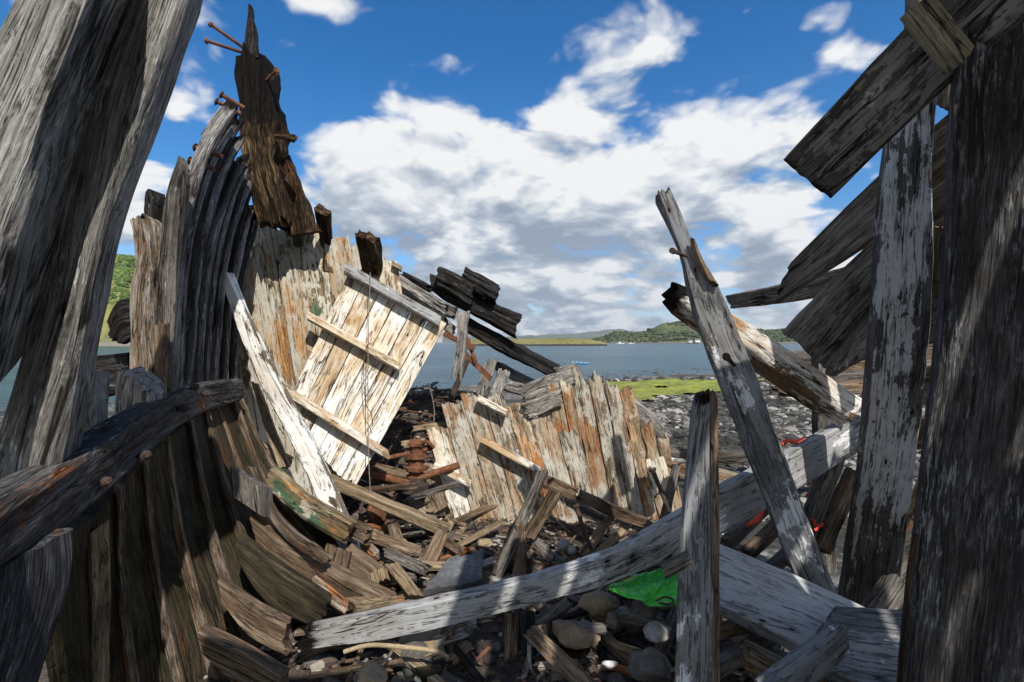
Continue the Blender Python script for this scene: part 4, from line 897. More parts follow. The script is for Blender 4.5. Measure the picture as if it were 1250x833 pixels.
piece('wood_block', [((396, 664, 3.0), (428, 672, 3.0)), ((392, 692, 2.95), (420, 712, 2.95))], .12, 'brown', 'brown end block at the foot of the white prop', 'block', **kw)
piece('loose_plank', [((420, 668, 3.05), (414, 690, 3.05)), ((478, 712, 3.0), (466, 738, 3.0))], .1, 'brown', 'brown plank running right from the end block', 'plank', **kw)
piece('loose_plank', [((466, 690, 2.95), (482, 684, 2.95)), ((500, 730, 2.8), (520, 730, 2.8))], .08, 'tan', 'light brown timber end right of the brown plank', 'timber', **kw)
piece('wood_block', [((448, 698, 2.95), (470, 686, 2.95)), ((452, 720, 2.9), (474, 712, 2.9))], .1, 'tan', 'sawn tan block with a pale end grain', 'block', **kw)
piece('loose_plank', [((440, 596, 4.0), (440, 602, 4.0)), ((510, 590, 4.0), (512, 597, 4.0))], .05, 'brown', 'thin brown lath in front of the windlass', 'lath', **kw)
piece('loose_plank', [((500, 606, 3.95), (505, 612, 3.95)), ((562, 588, 4.1), (563, 594, 4.1))], .05, 'plank', 'thin dark lath right of the windlass', 'lath', **kw)
piece('slate_slab', [((548, 680, 3.25), (590, 668, 3.4)), ((514, 724, 2.95), (588, 712, 3.0))], .04, 'slab', 'broken dark grey slab lying flat behind the fallen beam', 'slab', step=.03, nw=8, nt=2, rough=.006, j0=.05, j1=.05)
piece('slate_slab', [((490, 730, 2.85), (555, 722, 2.9)), ((488, 748, 2.75), (552, 742, 2.78))], .05, 'slab', 'smaller dark slab tucked against the fallen beam', 'slab', step=.03, nw=8, nt=2, rough=.006, j0=.05, j1=.05)
LP = 'loose planks heaped on the hull floor'
for i, (a, b, w, mt, lb) in enumerate((((372, 640, 3.3), (452, 684, 3.2), 15, 'brown', 'broad brown plank sliding down behind the white prop'), ((398, 622, 3.55), (474, 652, 3.5), 13, 'tan', 'tan plank lying just below the long tan plank'), ((455, 648, 3.4), (520, 668, 3.3), 14, 'brown', 'reddish plank lying flat left of the short slanting board'),
        ((430, 640, 3.45), (468, 676, 3.2), 12, 'rustwood', 'rust stained board end in the middle of the plank heap'), ((470, 664, 3.3), (528, 690, 3.1), 16, 'plank', 'dark plank in front of the reddish one'), ((486, 636, 3.7), (500, 690, 3.25), 14, 'brown', 'upright brown board end leaning in the heap'),
        ((412, 712, 2.8), (486, 744, 2.7), 15, 'brown', 'brown plank resting just above the fallen beam'), ((430, 736, 2.6), (500, 724, 2.75), 11, 'tan', 'narrow tan lath resting on the fallen beam'), ((380, 700, 2.75), (430, 738, 2.65), 15, 'rustwood', 'orange stained block of plank at the end of the floor timbers'),
        ((470, 620, 3.9), (536, 630, 3.9), 10, 'plank', 'dark lath between the flywheel and the cream panel'), ((520, 640, 3.8), (566, 668, 3.5), 12, 'brown', 'short brown plank at the foot of the cream panel'), ((560, 690, 3.2), (610, 676, 3.4), 10, 'grey', 'grey lath lying behind the fallen beam beside the trestle'),
        ((440, 560, 4.2), (500, 575, 4.2), 9, 'brown', 'thin brown lath under the lower edge of the door'), ((486, 540, 4.6), (536, 532, 4.7), 8, 'tan', 'pale thin lath sticking out in the dark gap, lower one'), ((500, 520, 4.7), (560, 512, 4.9), 7, 'tan', 'pale thin lath sticking out in the dark gap, upper one'))):
    dy = b[1] - a[1]; dx = b[0] - a[0]; L_ = math.hypot(dx, dy); ox, oy = -dy / L_ * w, dx / L_ * w
    piece('loose_plank', [(a, (a[0] + ox, a[1] + oy, a[2] - .04)), (b, (b[0] + ox, b[1] + oy, b[2] - .04))], .045, mt, lb, 'plank', LP, step=.02, nw=7, nt=3, rough=.005, wob=.008, j0=.05, j1=.06)
# trestle wreckage in the middle
tr = thing('broken_trestle', 'collapsed grey trestle of nailed timbers in front of the rusty boards', 'trestle', P(640, 700, 3.4))
for (nm, st, t, mt) in (('leg', [((657, 574, 3.7), (668, 572, 3.7)), ((632, 630, 3.5), (646, 632, 3.5)), ((596, 705, 3.2), (612, 712, 3.2))], .08, 'plank'), ('leg', [((674, 596, 3.72), (688, 600, 3.72)), ((636, 656, 3.6), (650, 664, 3.6))], .06, 'brown'),
    ('top_rail', [((664, 580, 3.75), (660, 594, 3.75)), ((709, 600, 3.7), (705, 613, 3.7))], .05, 'brown'), ('top_rail', [((704, 598, 3.78), (700, 610, 3.78)), ((750, 618, 3.75), (746, 632, 3.75)), ((793, 634, 3.7), (786, 645, 3.7))], .05, 'brown'),
    ('brace', [((740, 628, 3.85), (752, 630, 3.85)), ((704, 676, 3.6), (718, 682, 3.6))], .05, 'brown'), ('brace', [((764, 640, 3.8), (770, 645, 3.8)), ((724, 676, 3.6), (732, 682, 3.6))], .05, 'tan'),
    ('leg', [((629, 640, 3.42), (638, 638, 3.42)), ((630, 670, 3.4), (642, 668, 3.4)), ((622, 720, 3.2), (640, 722, 3.2))], .07, 'brown'), ('brace', [((648, 664, 3.5), (654, 656, 3.5)), ((672, 688, 3.4), (680, 680, 3.4))], .05, 'plank'),
    ('shelf', [((690, 610, 3.85), (690, 618, 3.85)), ((746, 634, 3.85), (744, 642, 3.85))], .2, 'plank')):
    timber(nm, st, t, mt, tr, step=.02, nw=6, nt=3, rough=.006, wob=.008, j0=.03, j1=.04)
def bolt(a, b, r, label):
    a, b = P(*a), P(*b); u = (b - a).normalized(); L = (b - a).length
    o = lathe('iron_bolt', a, u, [(0, r * 1.5), (.02, r * 1.6), (.024, r), (L * .5, r * .95), (L, r * .8)], 'iron', None, 12, .15); tag(o, label, 'bolt')
bolt((796, 572, 3.9), (817, 625, 3.75), .018, 'long rusty bolt leaning right of the trestle')
bolt((702, 616, 3.45), (722, 672, 3.35), .016, 'rusty bolt standing inside the trestle')

# ================================================================== FALLEN BEAM AND STANDING POSTS
timber('fallen_beam', [((345, 774, 2.30), (352, 796, 2.30)), ((385, 768, 2.32), (385, 793, 2.32)), ((500, 742, 2.38), (508, 776, 2.38)), ((640, 710, 2.45), (645, 741, 2.45)), ((760, 670, 2.55), (764, 706, 2.55)), ((880, 598, 2.72), (892, 648, 2.72)), ((960, 556, 2.85), (968, 602, 2.85)), ((1052, 506, 3.05), (1052, 552, 3.05))], .075, 'lightbeam', None,
       step=.02, nw=14, nt=6, rough=.004, wob=.006, j0=.16, bite=.012, char=(.9, 0), cl=.10, cm=(.50, .22, .40), label='long pale painted beam fallen diagonally across the foreground', cat='beam')
timber('pointed_post', [((857, 470, 2.12), (870, 474, 2.1)), ((846, 498, 2.12), (874, 490, 2.1)), ((836, 570, 2.1), (875, 570, 2.06)), ((829, 700, 2.02), (876, 700, 1.98)), ((824, 850, 1.95), (878, 850, 1.90)), ((822, 930, 1.92), (878, 930, 1.87))], .11, 'paintgrey', None,
       step=.018, nw=14, nt=6, rough=.004, wob=.008, j0=.05, bite=.01, char=(.75, 0), cl=.10, label='upright pointed post with flaking grey paint in the foreground', cat='post')
timber('side_batten', [((872, 478, 2.085), (876, 486, 2.09)), ((871, 570, 2.05), (878, 570, 2.06)), ((872, 700, 1.97), (880, 700, 1.98)), ((873, 930, 1.86), (881, 930, 1.87))], .10, 'brown', None, step=.02, nw=4, nt=4, rough=.008, wob=.008, j0=.05, bite=.02, label='dark brown split strip along the right side of the pointed post', cat='batten')
timber('leaning_timber', [((801, 230, 2.75), (815, 222, 2.75)), ((829, 305, 2.72), (846, 292, 2.70)), ((850, 385, 2.68), (894, 385, 2.64)), ((913, 560, 2.6), (957, 556, 2.54)), ((970, 705, 2.5), (1018, 712, 2.44)), ((985, 740, 2.48), (1030, 745, 2.42))], .12, 'paintgrey', None,
       step=.018, nw=14, nt=6, rough=.005, wob=.008, j0=.08, bite=.014, char=(.4, 0), cl=.2, label='tall leaning grey timber with chipped paint crossing the sky', cat='timber')
timber('splinter', [((846, 288, 2.66), (849, 292, 2.66)), ((851, 310, 2.65), (862, 325, 2.65)), ((868, 345, 2.63), (880, 352, 2.63))], .03, 'brown', None, step=.015, nw=6, nt=2, rough=.006, j0=.04, j1=.04, label='torn brown splinter on the right edge of the tall leaning timber', cat='splinter')
bolt((820, 306, 2.55), (838, 313, 2.68), .010, 'bent rusty nail on the upper part of the leaning timber')
bolt((886, 435, 2.45), (896, 446, 2.6), .012, 'dark bolt in the middle of the leaning timber')
timber('slanting_beam', [((812, 338, 3.06), (816, 348, 3.06)), ((836, 347, 3.05), (830, 366, 3.05)), ((850, 354, 3.04), (842, 376, 3.04)), ((950, 416, 2.98), (938, 442, 2.98)), ((1056, 486, 2.92), (1042, 512, 2.92))], .17, 'whitebeam', None,
       tv=Vector((-.035, .10, -.075)), step=.018, nw=12, nt=8, rough=.003, wob=.004, j0=.12, bite=.012, char=(1.0, 0), cl=.26, label='white beam streaked with rust sticking out behind the leaning timber', cat='beam')
piece('wood_chip', [((808, 694, 1.86), (812, 708, 1.86)), ((842, 678, 1.84), (847, 690, 1.84))], .04, 'plank', 'small grey batten end nailed across the pointed post', 'batten', step=.015, nw=5, nt=3, rough=.003)

# ================================================================== STARBOARD SIDE
PSp, PSn = Vector((2.05, 2.5, 1.5)), Vector((-.90, -.43, -.10))
def S_(px, py, off=0.0): return hit(px, py, PSp, PSn, off)
star = thing('starboard_side', 'dark starboard side of the wreck with slanting hull planks and upright frames', 'ship wreck', (2.0, 2.3, 0))
kw = dict(step=.03, nw=12, nt=4, rough=.006, wob=.01, bite=.015)
timber('plank', [(S_(958, 328), S_(941, 372)), (S_(1081, 208), S_(1079, 282)), (S_(1172, 128), S_(1172, 210))], .06, 'starplank', star, j0=.07, char=(.5, 0), cl=.3, label='upper slanting plank with a broken notched end', **kw)
timber('plank', [(S_(951, 404, .05), S_(998, 444, .05)), (S_(1070, 288, .05), S_(1068, 366, .05)), (S_(1175, 200, .05), S_(1175, 292, .05))], .07, 'starplank', star, j0=.02, label='lower slanting plank ending in a square cut', **kw)
timber('plank', [(S_(990, 440, -.06), S_(1010, 462, -.06)), (S_(1066, 366, -.06), S_(1066, 430, -.06)), (S_(1175, 285, -.06), S_(1175, 360, -.06))], .06, 'shadepaint', star, j0=.06, **kw)
timber('plank', [(S_(882, 362, -.45), S_(888, 378, -.45)), (S_(955, 346, -.45), S_(957, 370, -.45)), (S_(1050, 322, -.45), S_(1050, 352, -.45)), (S_(1175, 292, -.45), S_(1175, 330, -.45))], .06, 'starplank', star, j0=.05, **kw)
timber('plank', [(S_(1040, 405, -.2), S_(1040, 440, -.2)), (S_(1180, 372, -.2), S_(1180, 410, -.2))], .06, 'shadepaint', star, j0=.05, **kw)
timber('plank', [(S_(1090, 455, -.15), S_(1090, 500, -.15)), (S_(1180, 440, -.15), S_(1180, 488, -.15))], .06, 'rustwood', star, j0=.05, **kw)
timber('plank', [(S_(1070, 520, -.2), S_(1070, 556, -.2)), (S_(1180, 500, -.2), S_(1180, 540, -.2))], .06, 'rustwood', star, j0=.05, **kw)
timber('plank', [(S_(1110, 606, -.25), S_(1100, 660, -.25)), (S_(1135, 545, -.25), S_(1150, 560, -.25))], .05, 'rustboard', star, j0=.05, **kw)
timber('frame', [(S_(1098, 60, .16), S_(1150, 62, .2)), (S_(1084, 205, .16), S_(1140, 205, .2)), (S_(1072, 350, .16), S_(1140, 350, .2)), (S_(1058, 530, .16), S_(1124, 530, .2)), (S_(1034, 700, .16), S_(1100, 705, .2)), (S_(1026, 760, .16), S_(1092, 765, .2))], .10, 'vframe', star,
       tv=P(1050, 480, 2.34) - P(1062, 480, 2.2), step=.02, nw=16, nt=6, rough=.005, wob=.008, j1=.06, bite=.012, label='upright flat frame with remains of grey paint')
timber('frame', [(S_(1106, -60, .0), S_(1122, -60, .02)), (S_(1100, 90, 0), S_(1118, 90, .02))], .08, 'starplank', star, step=.03, nw=6, nt=4, rough=.005)
timber('frame', [(S_(1145, 86, .02), S_(1166, 66, .02)), (S_(1142, 135, .02), S_(1160, 140, .02))], .06, 'starplank', star, step=.015, nw=8, nt=3, rough=.006, j1=.06)
timber('frame', [(S_(1130, 270, .06), S_(1160, 270, .08)), (S_(1132, 350, .06), S_(1158, 350, .08))], .08, 'starplank', star, step=.02, nw=8, nt=3, rough=.008, j0=.05, j1=.04)
# frames lower down between the leaning timber and the upright frame
for (st, mt) in (([((998, 430, 3.4), (1012, 430, 3.4)), ((1004, 700, 3.2), (1022, 700, 3.2))], 'plank'), ([((1022, 545, 3.0), (1034, 555, 3.0)), ((985, 640, 2.9), (1000, 650, 2.9)), ((965, 690, 2.85), (978, 700, 2.85))], 'plank'),
                 ([((1045, 570, 3.0), (1056, 576, 3.0)), ((1000, 668, 2.85), (1016, 678, 2.85))], 'brown'), ([((1110, 680, 2.6), (1140, 690, 2.6)), ((1050, 770, 2.4), (1080, 790, 2.4))], 'plank'), ([((1140, 640, 2.8), (1150, 690, 2.8)), ((1090, 660, 2.9), (1090, 700, 2.9))], 'plank')):
    timber('broken_rib', st, .09, mt, star, step=.025, nw=6, nt=4, rough=.008, wob=.01, j0=.05)
# old hull strakes lying further off on the beach
for k, (a, b, c2, lb) in enumerate((((905, 432), (1000, 425), (1150, 405), 'top driftwood strake of the pile behind the slanting beam'), ((915, 446), (1000, 442), (1150, 424), 'second driftwood strake of the pile behind the slanting beam'), ((928, 459), (1010, 457), (1150, 440), 'third driftwood strake of the pile behind the slanting beam'), ((940, 470), (1010, 470), (1150, 456), 'lowest driftwood strake of the pile behind the slanting beam'))):
    d = 5.0 - .2 * k
    piece('driftwood_strake', [((a[0], a[1], d), (a[0], a[1] + 12, d)), ((b[0], b[1], d), (b[0], b[1] + 15, d)), ((c2[0], c2[1], d), (c2[0], c2[1] + 18, d))], .14, ('plank', 'brown', 'plank', 'brown')[k], lb, 'strake', 'hull strakes lying on the beach', step=.035, nw=6, nt=4, rough=.012, wob=.02, j0=.25, bite=.03)
# big black post
dpost = thing('deck_post', 'massive black post with grey streaks and a rusty left edge at the right border', 'post', (1.5, 1.45, 0))
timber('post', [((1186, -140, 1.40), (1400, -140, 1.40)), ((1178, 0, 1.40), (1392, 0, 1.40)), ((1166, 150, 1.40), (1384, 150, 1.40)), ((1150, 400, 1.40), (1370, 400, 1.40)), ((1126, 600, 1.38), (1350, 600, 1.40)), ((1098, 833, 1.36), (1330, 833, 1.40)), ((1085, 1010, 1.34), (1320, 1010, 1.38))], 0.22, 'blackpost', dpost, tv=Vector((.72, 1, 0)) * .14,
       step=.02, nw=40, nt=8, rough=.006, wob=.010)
timber('rust_edge', [((1120, 640, 1.372), (1123, 640, 1.372)), ((1109, 730, 1.36), (1114, 730, 1.36)), ((1098, 833, 1.345), (1104, 833, 1.345)), ((1086, 960, 1.33), (1094, 960, 1.33))], 0.01, 'rustedge', dpost, step=.02, nw=4, nt=3, rough=.006, wob=.010, j0=.08, bite=.02, label='rusty strip along the lower left edge')
# top right board with cleat
brd = thing('overhead_board', 'dark paint flaked board slanting across the top right corner', 'board', P(1060, 140, 1.7))
timber('board', [((955, 198, 1.92), (1014, 244, 1.92)), ((1118, 20, 1.45), (1182, 82, 1.45)), ((1200, -66, 1.28), (1290, 0, 1.28)), ((1290, -160, 1.15), (1390, -90, 1.15))], .05, 'shadepaint', brd, step=.02, nw=16, nt=4, rough=.004, wob=.005, j0=.015, bite=.006, char=(.55, 0), cl=.16)
timber('cleat', [((1113, 8, 1.36), (1142, -10, 1.36)), ((1172, 80, 1.34), (1196, 58, 1.34))], .05, 'cleat', brd, step=.012, nw=8, nt=4, rough=.004, wob=.004, j0=.01, j1=.015, label='yellowed cleat with two bolt holes')

# ================================================================== LOWER RIGHT PLANKS
kw = dict(step=.025, nw=14, nt=5, rough=.004, wob=.006)
piece('flat_plank', [((877, 660, 2.55), (868, 735, 2.3)), ((1018, 722, 2.4), (978, 788, 2.15)), ((1130, 775, 2.25), (1080, 850, 2.02))], 0.07, 'flatplank', 'wide bluish grey plank lying flat right of the pointed post', 'plank', j0=.01, **kw)
piece('flat_plank', [((1020, 740, 2.2), (970, 800, 1.95)), ((1130, 745, 2.25), (1110, 860, 1.9))], .06, 'paintgrey', 'dark grey plank lying at the foot of the upright frame', 'plank', j0=.03, **kw)
piece('wood_block', [((1016, 758, 1.95), (1034, 762, 1.9)), ((938, 812, 1.75), (954, 832, 1.68)), ((920, 826, 1.72), (936, 846, 1.65))], .13, 'paintgrey', 'short squared timber with a pale top lying lower right', 'timber', tv=Vector((.04, .04, -.14)), j0=.01, **kw)
piece('loose_plank', [((914, 794, 1.95), (908, 818, 1.95)), ((1010, 840, 1.9), (1000, 870, 1.9))], .1, 'tan', 'yellowish timber end poking out at the bottom right', 'timber', j0=.03, **kw)
piece('loose_plank', [((876, 770, 2.3), (876, 784, 2.3)), ((945, 748, 2.5), (948, 764, 2.5))], .06, 'brown', 'brown slat in the shadow under the flat plank', 'slat', **kw)
piece('loose_plank', [((880, 812, 2.15), (880, 832, 2.15)), ((930, 780, 2.3), (936, 800, 2.3))], .06, 'plank', 'dark slat right of the foot of the pointed post', 'slat', **kw)
for i, (a, b, w, mt, d0, d1, lb) in enumerate((((890, 660), (950, 600), 12, 'plank', 3.2, 3.4, 'dark rib behind the flat plank, left one'), ((915, 672), (975, 615), 12, 'brown', 3.1, 3.3, 'brownish rib behind the flat plank, middle one'), ((945, 690), (1000, 640), 12, 'plank', 3.0, 3.2, 'dark rib behind the flat plank, right one'))):
    piece('fallen_rib', [((a[0], a[1], d0), (a[0] + 6, a[1] + w, d0)), ((b[0], b[1], d1), (b[0] + 6, b[1] + w, d1))], .08, mt, lb, 'rib', None, step=.03, nw=5, nt=3, rough=.008, wob=.01)
# upright stump under the beam
piece('stump_post', [((616, 748, 2.6), (634, 750, 2.6)), ((612, 860, 2.4), (634, 860, 2.4))], .1, 'brown', 'brown upright stump below the fallen beam', 'post', **kw)
piece('stump_post', [((634, 746, 2.64), (652, 746, 2.64)), ((636, 860, 2.46), (654, 860, 2.46))], .1, 'char', 'black upright stump beside the brown stump', 'post', **kw)

# ================================================================== ADDED PLANKS OVERHEAD, UNSEEN, BEHIND THE CAMERA (they shade the lower right)
sunshade = thing('shade_planks', 'unseen deck planking behind the viewpoint', 'sunshade', (1.4, -.2, 3.2))
for x in (.80, 1.07, 1.34, 1.61, 1.88, 2.15, 2.42, 2.69):
    k = int(x * 10)
    axis('shade_plank', [Vector((x, -1.7, 3.2)), Vector((x + .05, -.3, 3.2)), Vector((x + .1, .95 + .15 * (k % 3), 3.2))], .205, .06, 'plank', sunshade, face=Vector((0, 0, -1)), step=.12, nw=5, nt=2, j1=.2)
for y in (-1.3, -.1): axis('shade_beam', [Vector((-.25, y, 3.08)), Vector((3.0, y, 3.08))], .14, .16, 'plank', sunshade, face=Vector((0, -1, 0)), step=.12, nw=4, nt=3)

# ================================================================== RUBBLE, STONES, SMALL THINGS
def sm(a, b, x): t = min(1, max(0, (x - a) / (b - a))); return t * t * (3 - 2 * t)
def pz(x, y):
    z = gz(x, y) + .03
    z += (.06 * sm(2.6, 3.6, y) + .07 * sm(3.4, 4.4, y) * sm(-.45, -1.0, x)) * sm(1.4, .5, x) * sm(-2.6, -1.6, x)
    z += .85 * sm(4.5, 5.5, y) * sm(.1, -.45, x) * sm(-2.6, -1.9, x) * sm(7.5, 6, y)
    return z + .05 * noise.noise(Vector((x * 3, y * 3, 1)))
def mound():
    m, N = new_mat('dark_bilge_dirt'); c = N.n('ShaderNodeTexCoord').outputs['Object']; n1 = N.noise(c, 3, 9, .65); n2 = N.noise(c, 25, 6, .65)
    col = N.ramp(N.m('ADD', N.m('MULTIPLY', n1, .5), N.m('MULTIPLY', n2, .5)), [(.36, (.016, .012, .009)), (.5, (.06, .045, .033)), (.64, (.15, .115, .085))])
    finish(m, N, col, .85, N.m('ADD', n1, n2), .05, 1)
    s = .06; x0, y0 = -3.2, 1.2; nx, ny = int(5.0 / s), int(6.6 / s)
    vv = [(x0 + i * s, y0 + j * s, pz(x0 + i * s, y0 + j * s) - .15 * (1 - sm(0, .5, min(i, nx - i, j, ny - j) * s))) for j in range(ny + 1) for i in range(nx + 1)]
    ff = [(j * (nx + 1) + i, j * (nx + 1) + i + 1, (j + 1) * (nx + 1) + i + 1, (j + 1) * (nx + 1) + i) for j in range(ny) for i in range(nx)]
    tag(link_mesh('bilge_dirt', vv, ff, m, center=False), 'dark dirt and silt heaped inside the wreck', kind='structure')
mound()
def rubble():
    """splinters, rust flakes and gravel between the timbers: nobody could count them"""
    m, N = new_mat('rubble_fragments'); a = N.n('ShaderNodeAttribute', attribute_name='tint').outputs['Fac']; c = N.n('ShaderNodeTexCoord').outputs['Object']
    n = N.noise(c, 22, 6, .65)
    col = N.ramp(N.m('ADD', a, N.m('MULTIPLY', N.m('SUBTRACT', n, .5), .25)), [(0, (.022, .017, .014)), (.3, (.07, .05, .038)), (.5, (.14, .095, .065)), (.62, (.16, .06, .028)), (.75, (.17, .155, .135)), (.92, (.34, .30, .25)), (1, (.55, .5, .42))])
    finish(m, N, col, .85, n, .01, 1)
    rnd = random.Random(77); vv, ff, tt = [], [], []
    base = [rock_geo((0, 0, 0), 1, 80 + s, 1, .6, True) for s in range(8)]
    for i in range(9500):
        y = rnd.uniform(1.5, 6.2); x = rnd.uniform(-2.5, 1.7)
        if x < -.62 * y: continue
        z = pz(x, y); t = rnd.random() ** 1.6; o = len(vv)
        if rnd.random() < .5:
            bv, bf = rnd.choice(base); s = rnd.uniform(.008, .030) * (1 + 1.6 * (rnd.random() < .06)); an = rnd.uniform(0, 6.28); ca, sa = math.cos(an) * s, math.sin(an) * s
            for v in bv: vv.append((x + v.x * ca - v.y * sa, y + v.x * sa + v.y * ca, z + v.z * s + s * .3)); tt.append(t)
            for f in bf: ff.append(tuple(q + o for q in f))
        else:
            L, w, h = rnd.uniform(.03, .17), rnd.uniform(.006, .028), rnd.uniform(.004, .015)
            an = rnd.uniform(0, 6.28); tl = rnd.uniform(-.45, .45); u = Vector((math.cos(an) * math.cos(tl), math.sin(an) * math.cos(tl), math.sin(tl))); s_ = u.cross(Vector((rnd.uniform(-.4, .4), 0, 1))).normalized(); n_ = u.cross(s_)
            c_ = Vector((x, y, z + .01 + abs(math.sin(tl)) * L * .4))
            for (e, f1, f2) in ((-1, -1, -1), (-1, 1, -1), (-1, 1, 1), (-1, -1, 1), (1, -1, -1), (1, 1, -1), (1, 1, 1), (1, -1, 1)):
                vv.append(c_ + u * e * L * .5 * rnd.uniform(.75, 1) + s_ * f1 * w * .5 * rnd.uniform(.6, 1) + n_ * f2 * h * .5); tt.append(t)
            for f in ((0, 1, 2, 3), (4, 7, 6, 5), (0, 4, 5, 1), (1, 5, 6, 2), (2, 6, 7, 3), (3, 7, 4, 0)): ff.append(tuple(q + o for q in f))
    tag(link_mesh('rubble', vv, ff, m, attrs=[('tint', 'FLOAT', tt)], center=False, sharp=30), 'splinters, rust flakes and gravel between the timbers', kind='stuff')
rubble()
# stones, placed where the photograph shows the larger ones
def stone(px, py, d, wpx, mat, label, flat=.7, group=None, ang=False, name='stone'):
    s = wpx / F * d / 2; c = P(px, py, d)
    vv, ff = rock_geo(c, s, int(px * 7 + py), 4, flat, ang)
    return tag(link_mesh(name, vv, ff, M[mat], None, sharp=60), label, name, group)
stone(731, 736, 2.75, 42, 'tanstone', 'rounded tan boulder under the fallen beam beside the green tarpaulin', .75)
stone(700, 773, 2.55, 58, 'tanstone', 'flat tan stone half in shadow below the fallen beam', .35, None, True)
stone(795, 815, 2.3, 50, 'stone', 'large dark block of stone left of the foot of the pointed post', .7, None, True)
stone(803, 772, 2.4, 34, 'greystone', 'pale broken angular stone beside the pointed post', .6, None, True)
stone(791, 745, 2.6, 26, 'stone', 'dark rounded stone under the green tarpaulin', .7)
stone(748, 757, 2.55, 18, 'stone', 'small upright dark stone between the tan stone and the tarpaulin', 1.3)
stone(455, 826, 2.1, 44, 'tanstone', 'brown stone at the bottom edge under the pale end of the fallen beam', .5, None, True)
stone(515, 786, 2.5, 56, 'tanstone', 'olive brown flat stone beneath the fallen beam, left of the stumps', .5)
stone(505, 806, 2.4, 52, 'stone', 'dark smooth stone beneath the olive brown one', .7)
stone(545, 770, 2.6, 30, 'greystone', 'grey flat stone touching the underside of the fallen beam', .5)
stone(688, 666, 3.4, 16, 'greystone', 'grey pebble inside the trestle, left one', .8); stone(698, 672, 3.35, 13, 'greystone', 'smaller grey pebble inside the trestle, right one', .8)
stone(592, 662, 3.75, 26, 'tanstone', 'brownish stone at the foot of the slumped panel', .5, None, True)
rnd = random.Random(21)
GS = 'stones among the rubble'; n = 0
for i in range(400):
    y = rnd.uniform(1.9, 4.1); x = rnd.uniform(-.55, .42) * y
    px = CX + x / y * F; z = pz(x, y); py = CY - (z - CAMZ) / y * F
    if not (380 < px < 870 and 590 < py < 845) or n >= 60: continue
    n += 1; s = rnd.uniform(.018, .055) * (1.2 if py > 740 else .8)
    vv, ff = rock_geo((x, y, z + s * .2), s, 900 + i, 3, rnd.uniform(.4, .7), rnd.random() < .85)
    mt = rnd.choice(['stone', 'stone', 'stone', 'tanstone', 'greystone'])
    tag(link_mesh('stone', vv, ff, M[mt], None, sharp=60), 'small stone or lump lying among the rubble on the floor of the wreck', 'stone', GS)
# loose broken wood in the rubble
n = 0
for i in range(2500):
    y = rnd.uniform(2.0, 5.6); x = rnd.uniform(-.42, .40) * y
    z = pz(x, y); px = CX + x / y * F; py = CY - (z - CAMZ) / y * F
    if n >= 250: break
    if not ((430 < px < 600 and 440 < py < 740) or (400 < px < 860 and 690 < py < 840)): continue
    if 600 < px < 640 and py > 740: continue
    n += 1; L = rnd.uniform(.12, .5); an = rnd.uniform(0, 3.14); tl = rnd.uniform(-.35, .35)
    u = Vector((math.cos(an) * math.cos(tl), math.sin(an) * math.cos(tl), math.sin(tl))); c = Vector((x, y, z + .03 + abs(math.sin(tl)) * L * .5))
    axis('wood_scrap', [c - u * L / 2, c + u * L / 2], rnd.uniform(.018, .08), rnd.uniform(.010, .035), rnd.choice(['plank', 'brown', 'brown', 'plank', 'tan', 'wet', 'rustwood', 'grey', 'char']), None,
         face=Vector((rnd.uniform(-.5, .5), -rnd.uniform(.1, .9), 1)), step=.03, nw=5, nt=2, rough=.006, wob=.008, j0=.05, j1=.05, label='broken scrap of wood lying in the rubble of the wreck', cat='wood scrap', group='wood scraps in the rubble')
for i in range(26):
    px, py = rnd.uniform(440, 560), rnd.uniform(470, 640); d = 4.3 + (640 - py) / 170
    c = P(px, py, d); c.z = max(c.z, .05); c.z = min(c.z, pz(c.x, c.y) + .25)
    an, L = rnd.uniform(0, 3.14), rnd.uniform(.08, .3)
    u = Vector((math.cos(an), math.sin(an) * .5, rnd.uniform(-.5, .5))).normalized()
    tube('iron_scrap', [c - u * L / 2, c + u * L / 2], rnd.uniform(.005, .013), 'rust', None, 8, label='rusty bit of iron bar in the dark gap by the windlass', cat='iron scrap', group='rusty iron bits in the gap')
# green tarpaulin
def tarp():
    cs = [(742, 716), (800, 690), (826, 688), (829, 736), (790, 738), (742, 720)]
    nx, ny = 44, 34; vv, ff = [], []
    for j in range(ny + 1):
        for i in range(nx + 1):
            u, v = i / nx, j / ny
            top = (742 + 90 * u, 716 - 28 * u ** .8); bot = (744 + 92 * u, 719 + 22 * min(1, u * 1.8))
            px, py = top[0] + (bot[0] - top[0]) * v, top[1] + (bot[1] - top[1]) * v
            p = P(px, py, 2.72 - .25 * v)
            cr = noise.noise(Vector((u * 3.2 + v * 2, v * 2.2 - u, 4))) + .6 * abs(noise.noise(Vector((u * 8, v * 6 + u * 5, 9)))) + .3 * noise.noise(Vector((u * 17, v * 13, 2)))
            vv.append(p + Vector((.1, -.75, .65)) * (.045 * cr))
    for j in range(ny):
        for i in range(nx): ff.append((j * (nx + 1) + i, j * (nx + 1) + i + 1, (j + 1) * (nx + 1) + i + 1, (j + 1) * (nx + 1) + i))
    o = link_mesh('tarpaulin', vv, ff, M['tarp'], None, sharp=0); tag(o, 'crumpled bright green tarpaulin under the fallen beam', 'tarpaulin')
    md = o.modifiers.new('thick', 'SOLIDIFY'); md.thickness = .004
tarp()
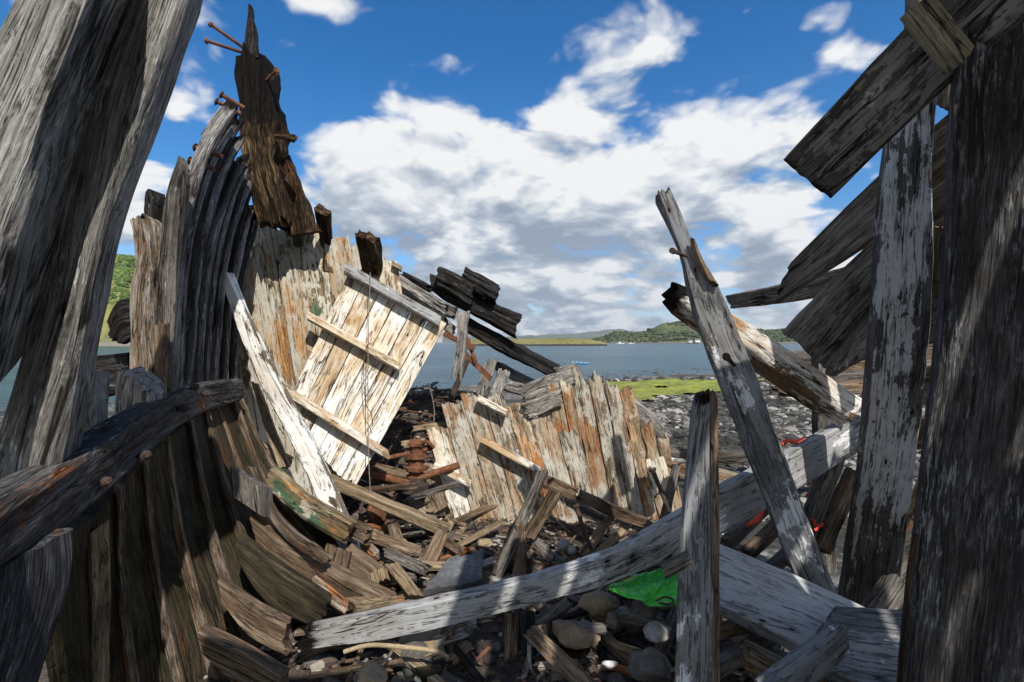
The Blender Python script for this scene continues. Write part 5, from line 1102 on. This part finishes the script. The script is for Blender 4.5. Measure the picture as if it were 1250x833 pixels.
for pts, r, mt, lb in (
    ([(912, 642, 3.0), (920, 636, 3.0), (928, 628, 3.0), (934, 616, 3.0), (926, 634, 2.98), (914, 640, 2.96)], .010, 'redrope', 'loop of orange red rope left of the leaning timber'),
    ([(955, 543, 3.6), (962, 538, 3.6), (972, 540, 3.6), (982, 536, 3.6)], .016, 'redrope', 'orange rope end on the shingle above the fallen beam'),
    ([(991, 590, 3.1), (990, 602, 3.1), (984, 606, 3.1), (990, 600, 3.05)], .008, 'redrope', 'short red line below the fallen beam near the upright frame'),
    ([(993, 634, 2.9), (996, 642, 2.9), (1004, 640, 2.9), (994, 648, 2.85)], .008, 'redrope', 'tangle of red twine beside the leaning timber'),
    ([(420, 796, 2.3), (450, 788, 2.3), (490, 790, 2.25), (530, 795, 2.3), (546, 802, 2.35)], .010, 'rope', 'tan rope trailing under the pale end of the fallen beam'),
    ([(432, 805, 2.2), (450, 812, 2.2), (470, 806, 2.2), (478, 796, 2.25)], .006, 'wire', 'thin grey wire curling at the bottom under the fallen beam'),
    ([(655, 800, 2.5), (664, 797, 2.5), (672, 800, 2.5), (668, 806, 2.5)], .006, 'bluerope', 'scrap of blue rope right of the stumps'),
    ([(800, 734, 2.45), (812, 729, 2.45), (822, 733, 2.45), (816, 738, 2.43), (804, 736, 2.43)], .005, 'iron', 'thin dark cord on the edge of the green tarpaulin'),
    ([(838, 545, 4.4), (846, 560, 4.4), (842, 576, 4.4)], .008, 'wire', 'short wire hanging from the dark pole'),
    ([(524, 470, 4.9), (530, 500, 4.9), (528, 530, 4.85)], .006, 'wire', 'bent wire hanging in the dark gap')):
    tube('rope' if 'rope' in lb or 'line' in lb or 'twine' in lb or 'cord' in lb else 'wire', pts, r, mt, None, 8, label=lb, cat='rope' if mt not in ('wire',) else 'wire')
for k, (px, py, w) in enumerate(((745, 811, 15), (512, 828, 12), (804, 803, 11), (440, 832, 9))):
    stone(px, py, 2.3, w, 'shell', ('white shell lying between the stumps and the dark block', 'white shell fragment at the bottom edge under the fallen beam', 'tan white shell on the dark stone block', 'tiny white shell at the bottom edge')[k], .5, name='shell')

# ================================================================== HAZE over the sea
def haze():
    m = bpy.data.materials.new('sea_haze'); m.use_nodes = True; m.node_tree.nodes.clear(); N = NT(m.node_tree)
    v = N.n('ShaderNodeVolumePrincipled', {'Color': (.80, .88, 1, 1), 'Density': .00009, 'Anisotropy': .2})
    N.n('ShaderNodeOutputMaterial', {'Volume': v.outputs[0]})
    x, y0, y1, z0, z1 = 6000, -300, 6000, -2.6, 330
    vv = [(-x, y0, z0), (x, y0, z0), (x, y1, z0), (-x, y1, z0), (-x, y0, z1), (x, y0, z1), (x, y1, z1), (-x, y1, z1)]
    o = link_mesh('haze', vv, [(0, 3, 2, 1), (4, 5, 6, 7), (0, 1, 5, 4), (1, 2, 6, 5), (2, 3, 7, 6), (3, 0, 4, 7)], m, center=False)
    tag(o, 'thin blue sea haze', kind='stuff')
haze()
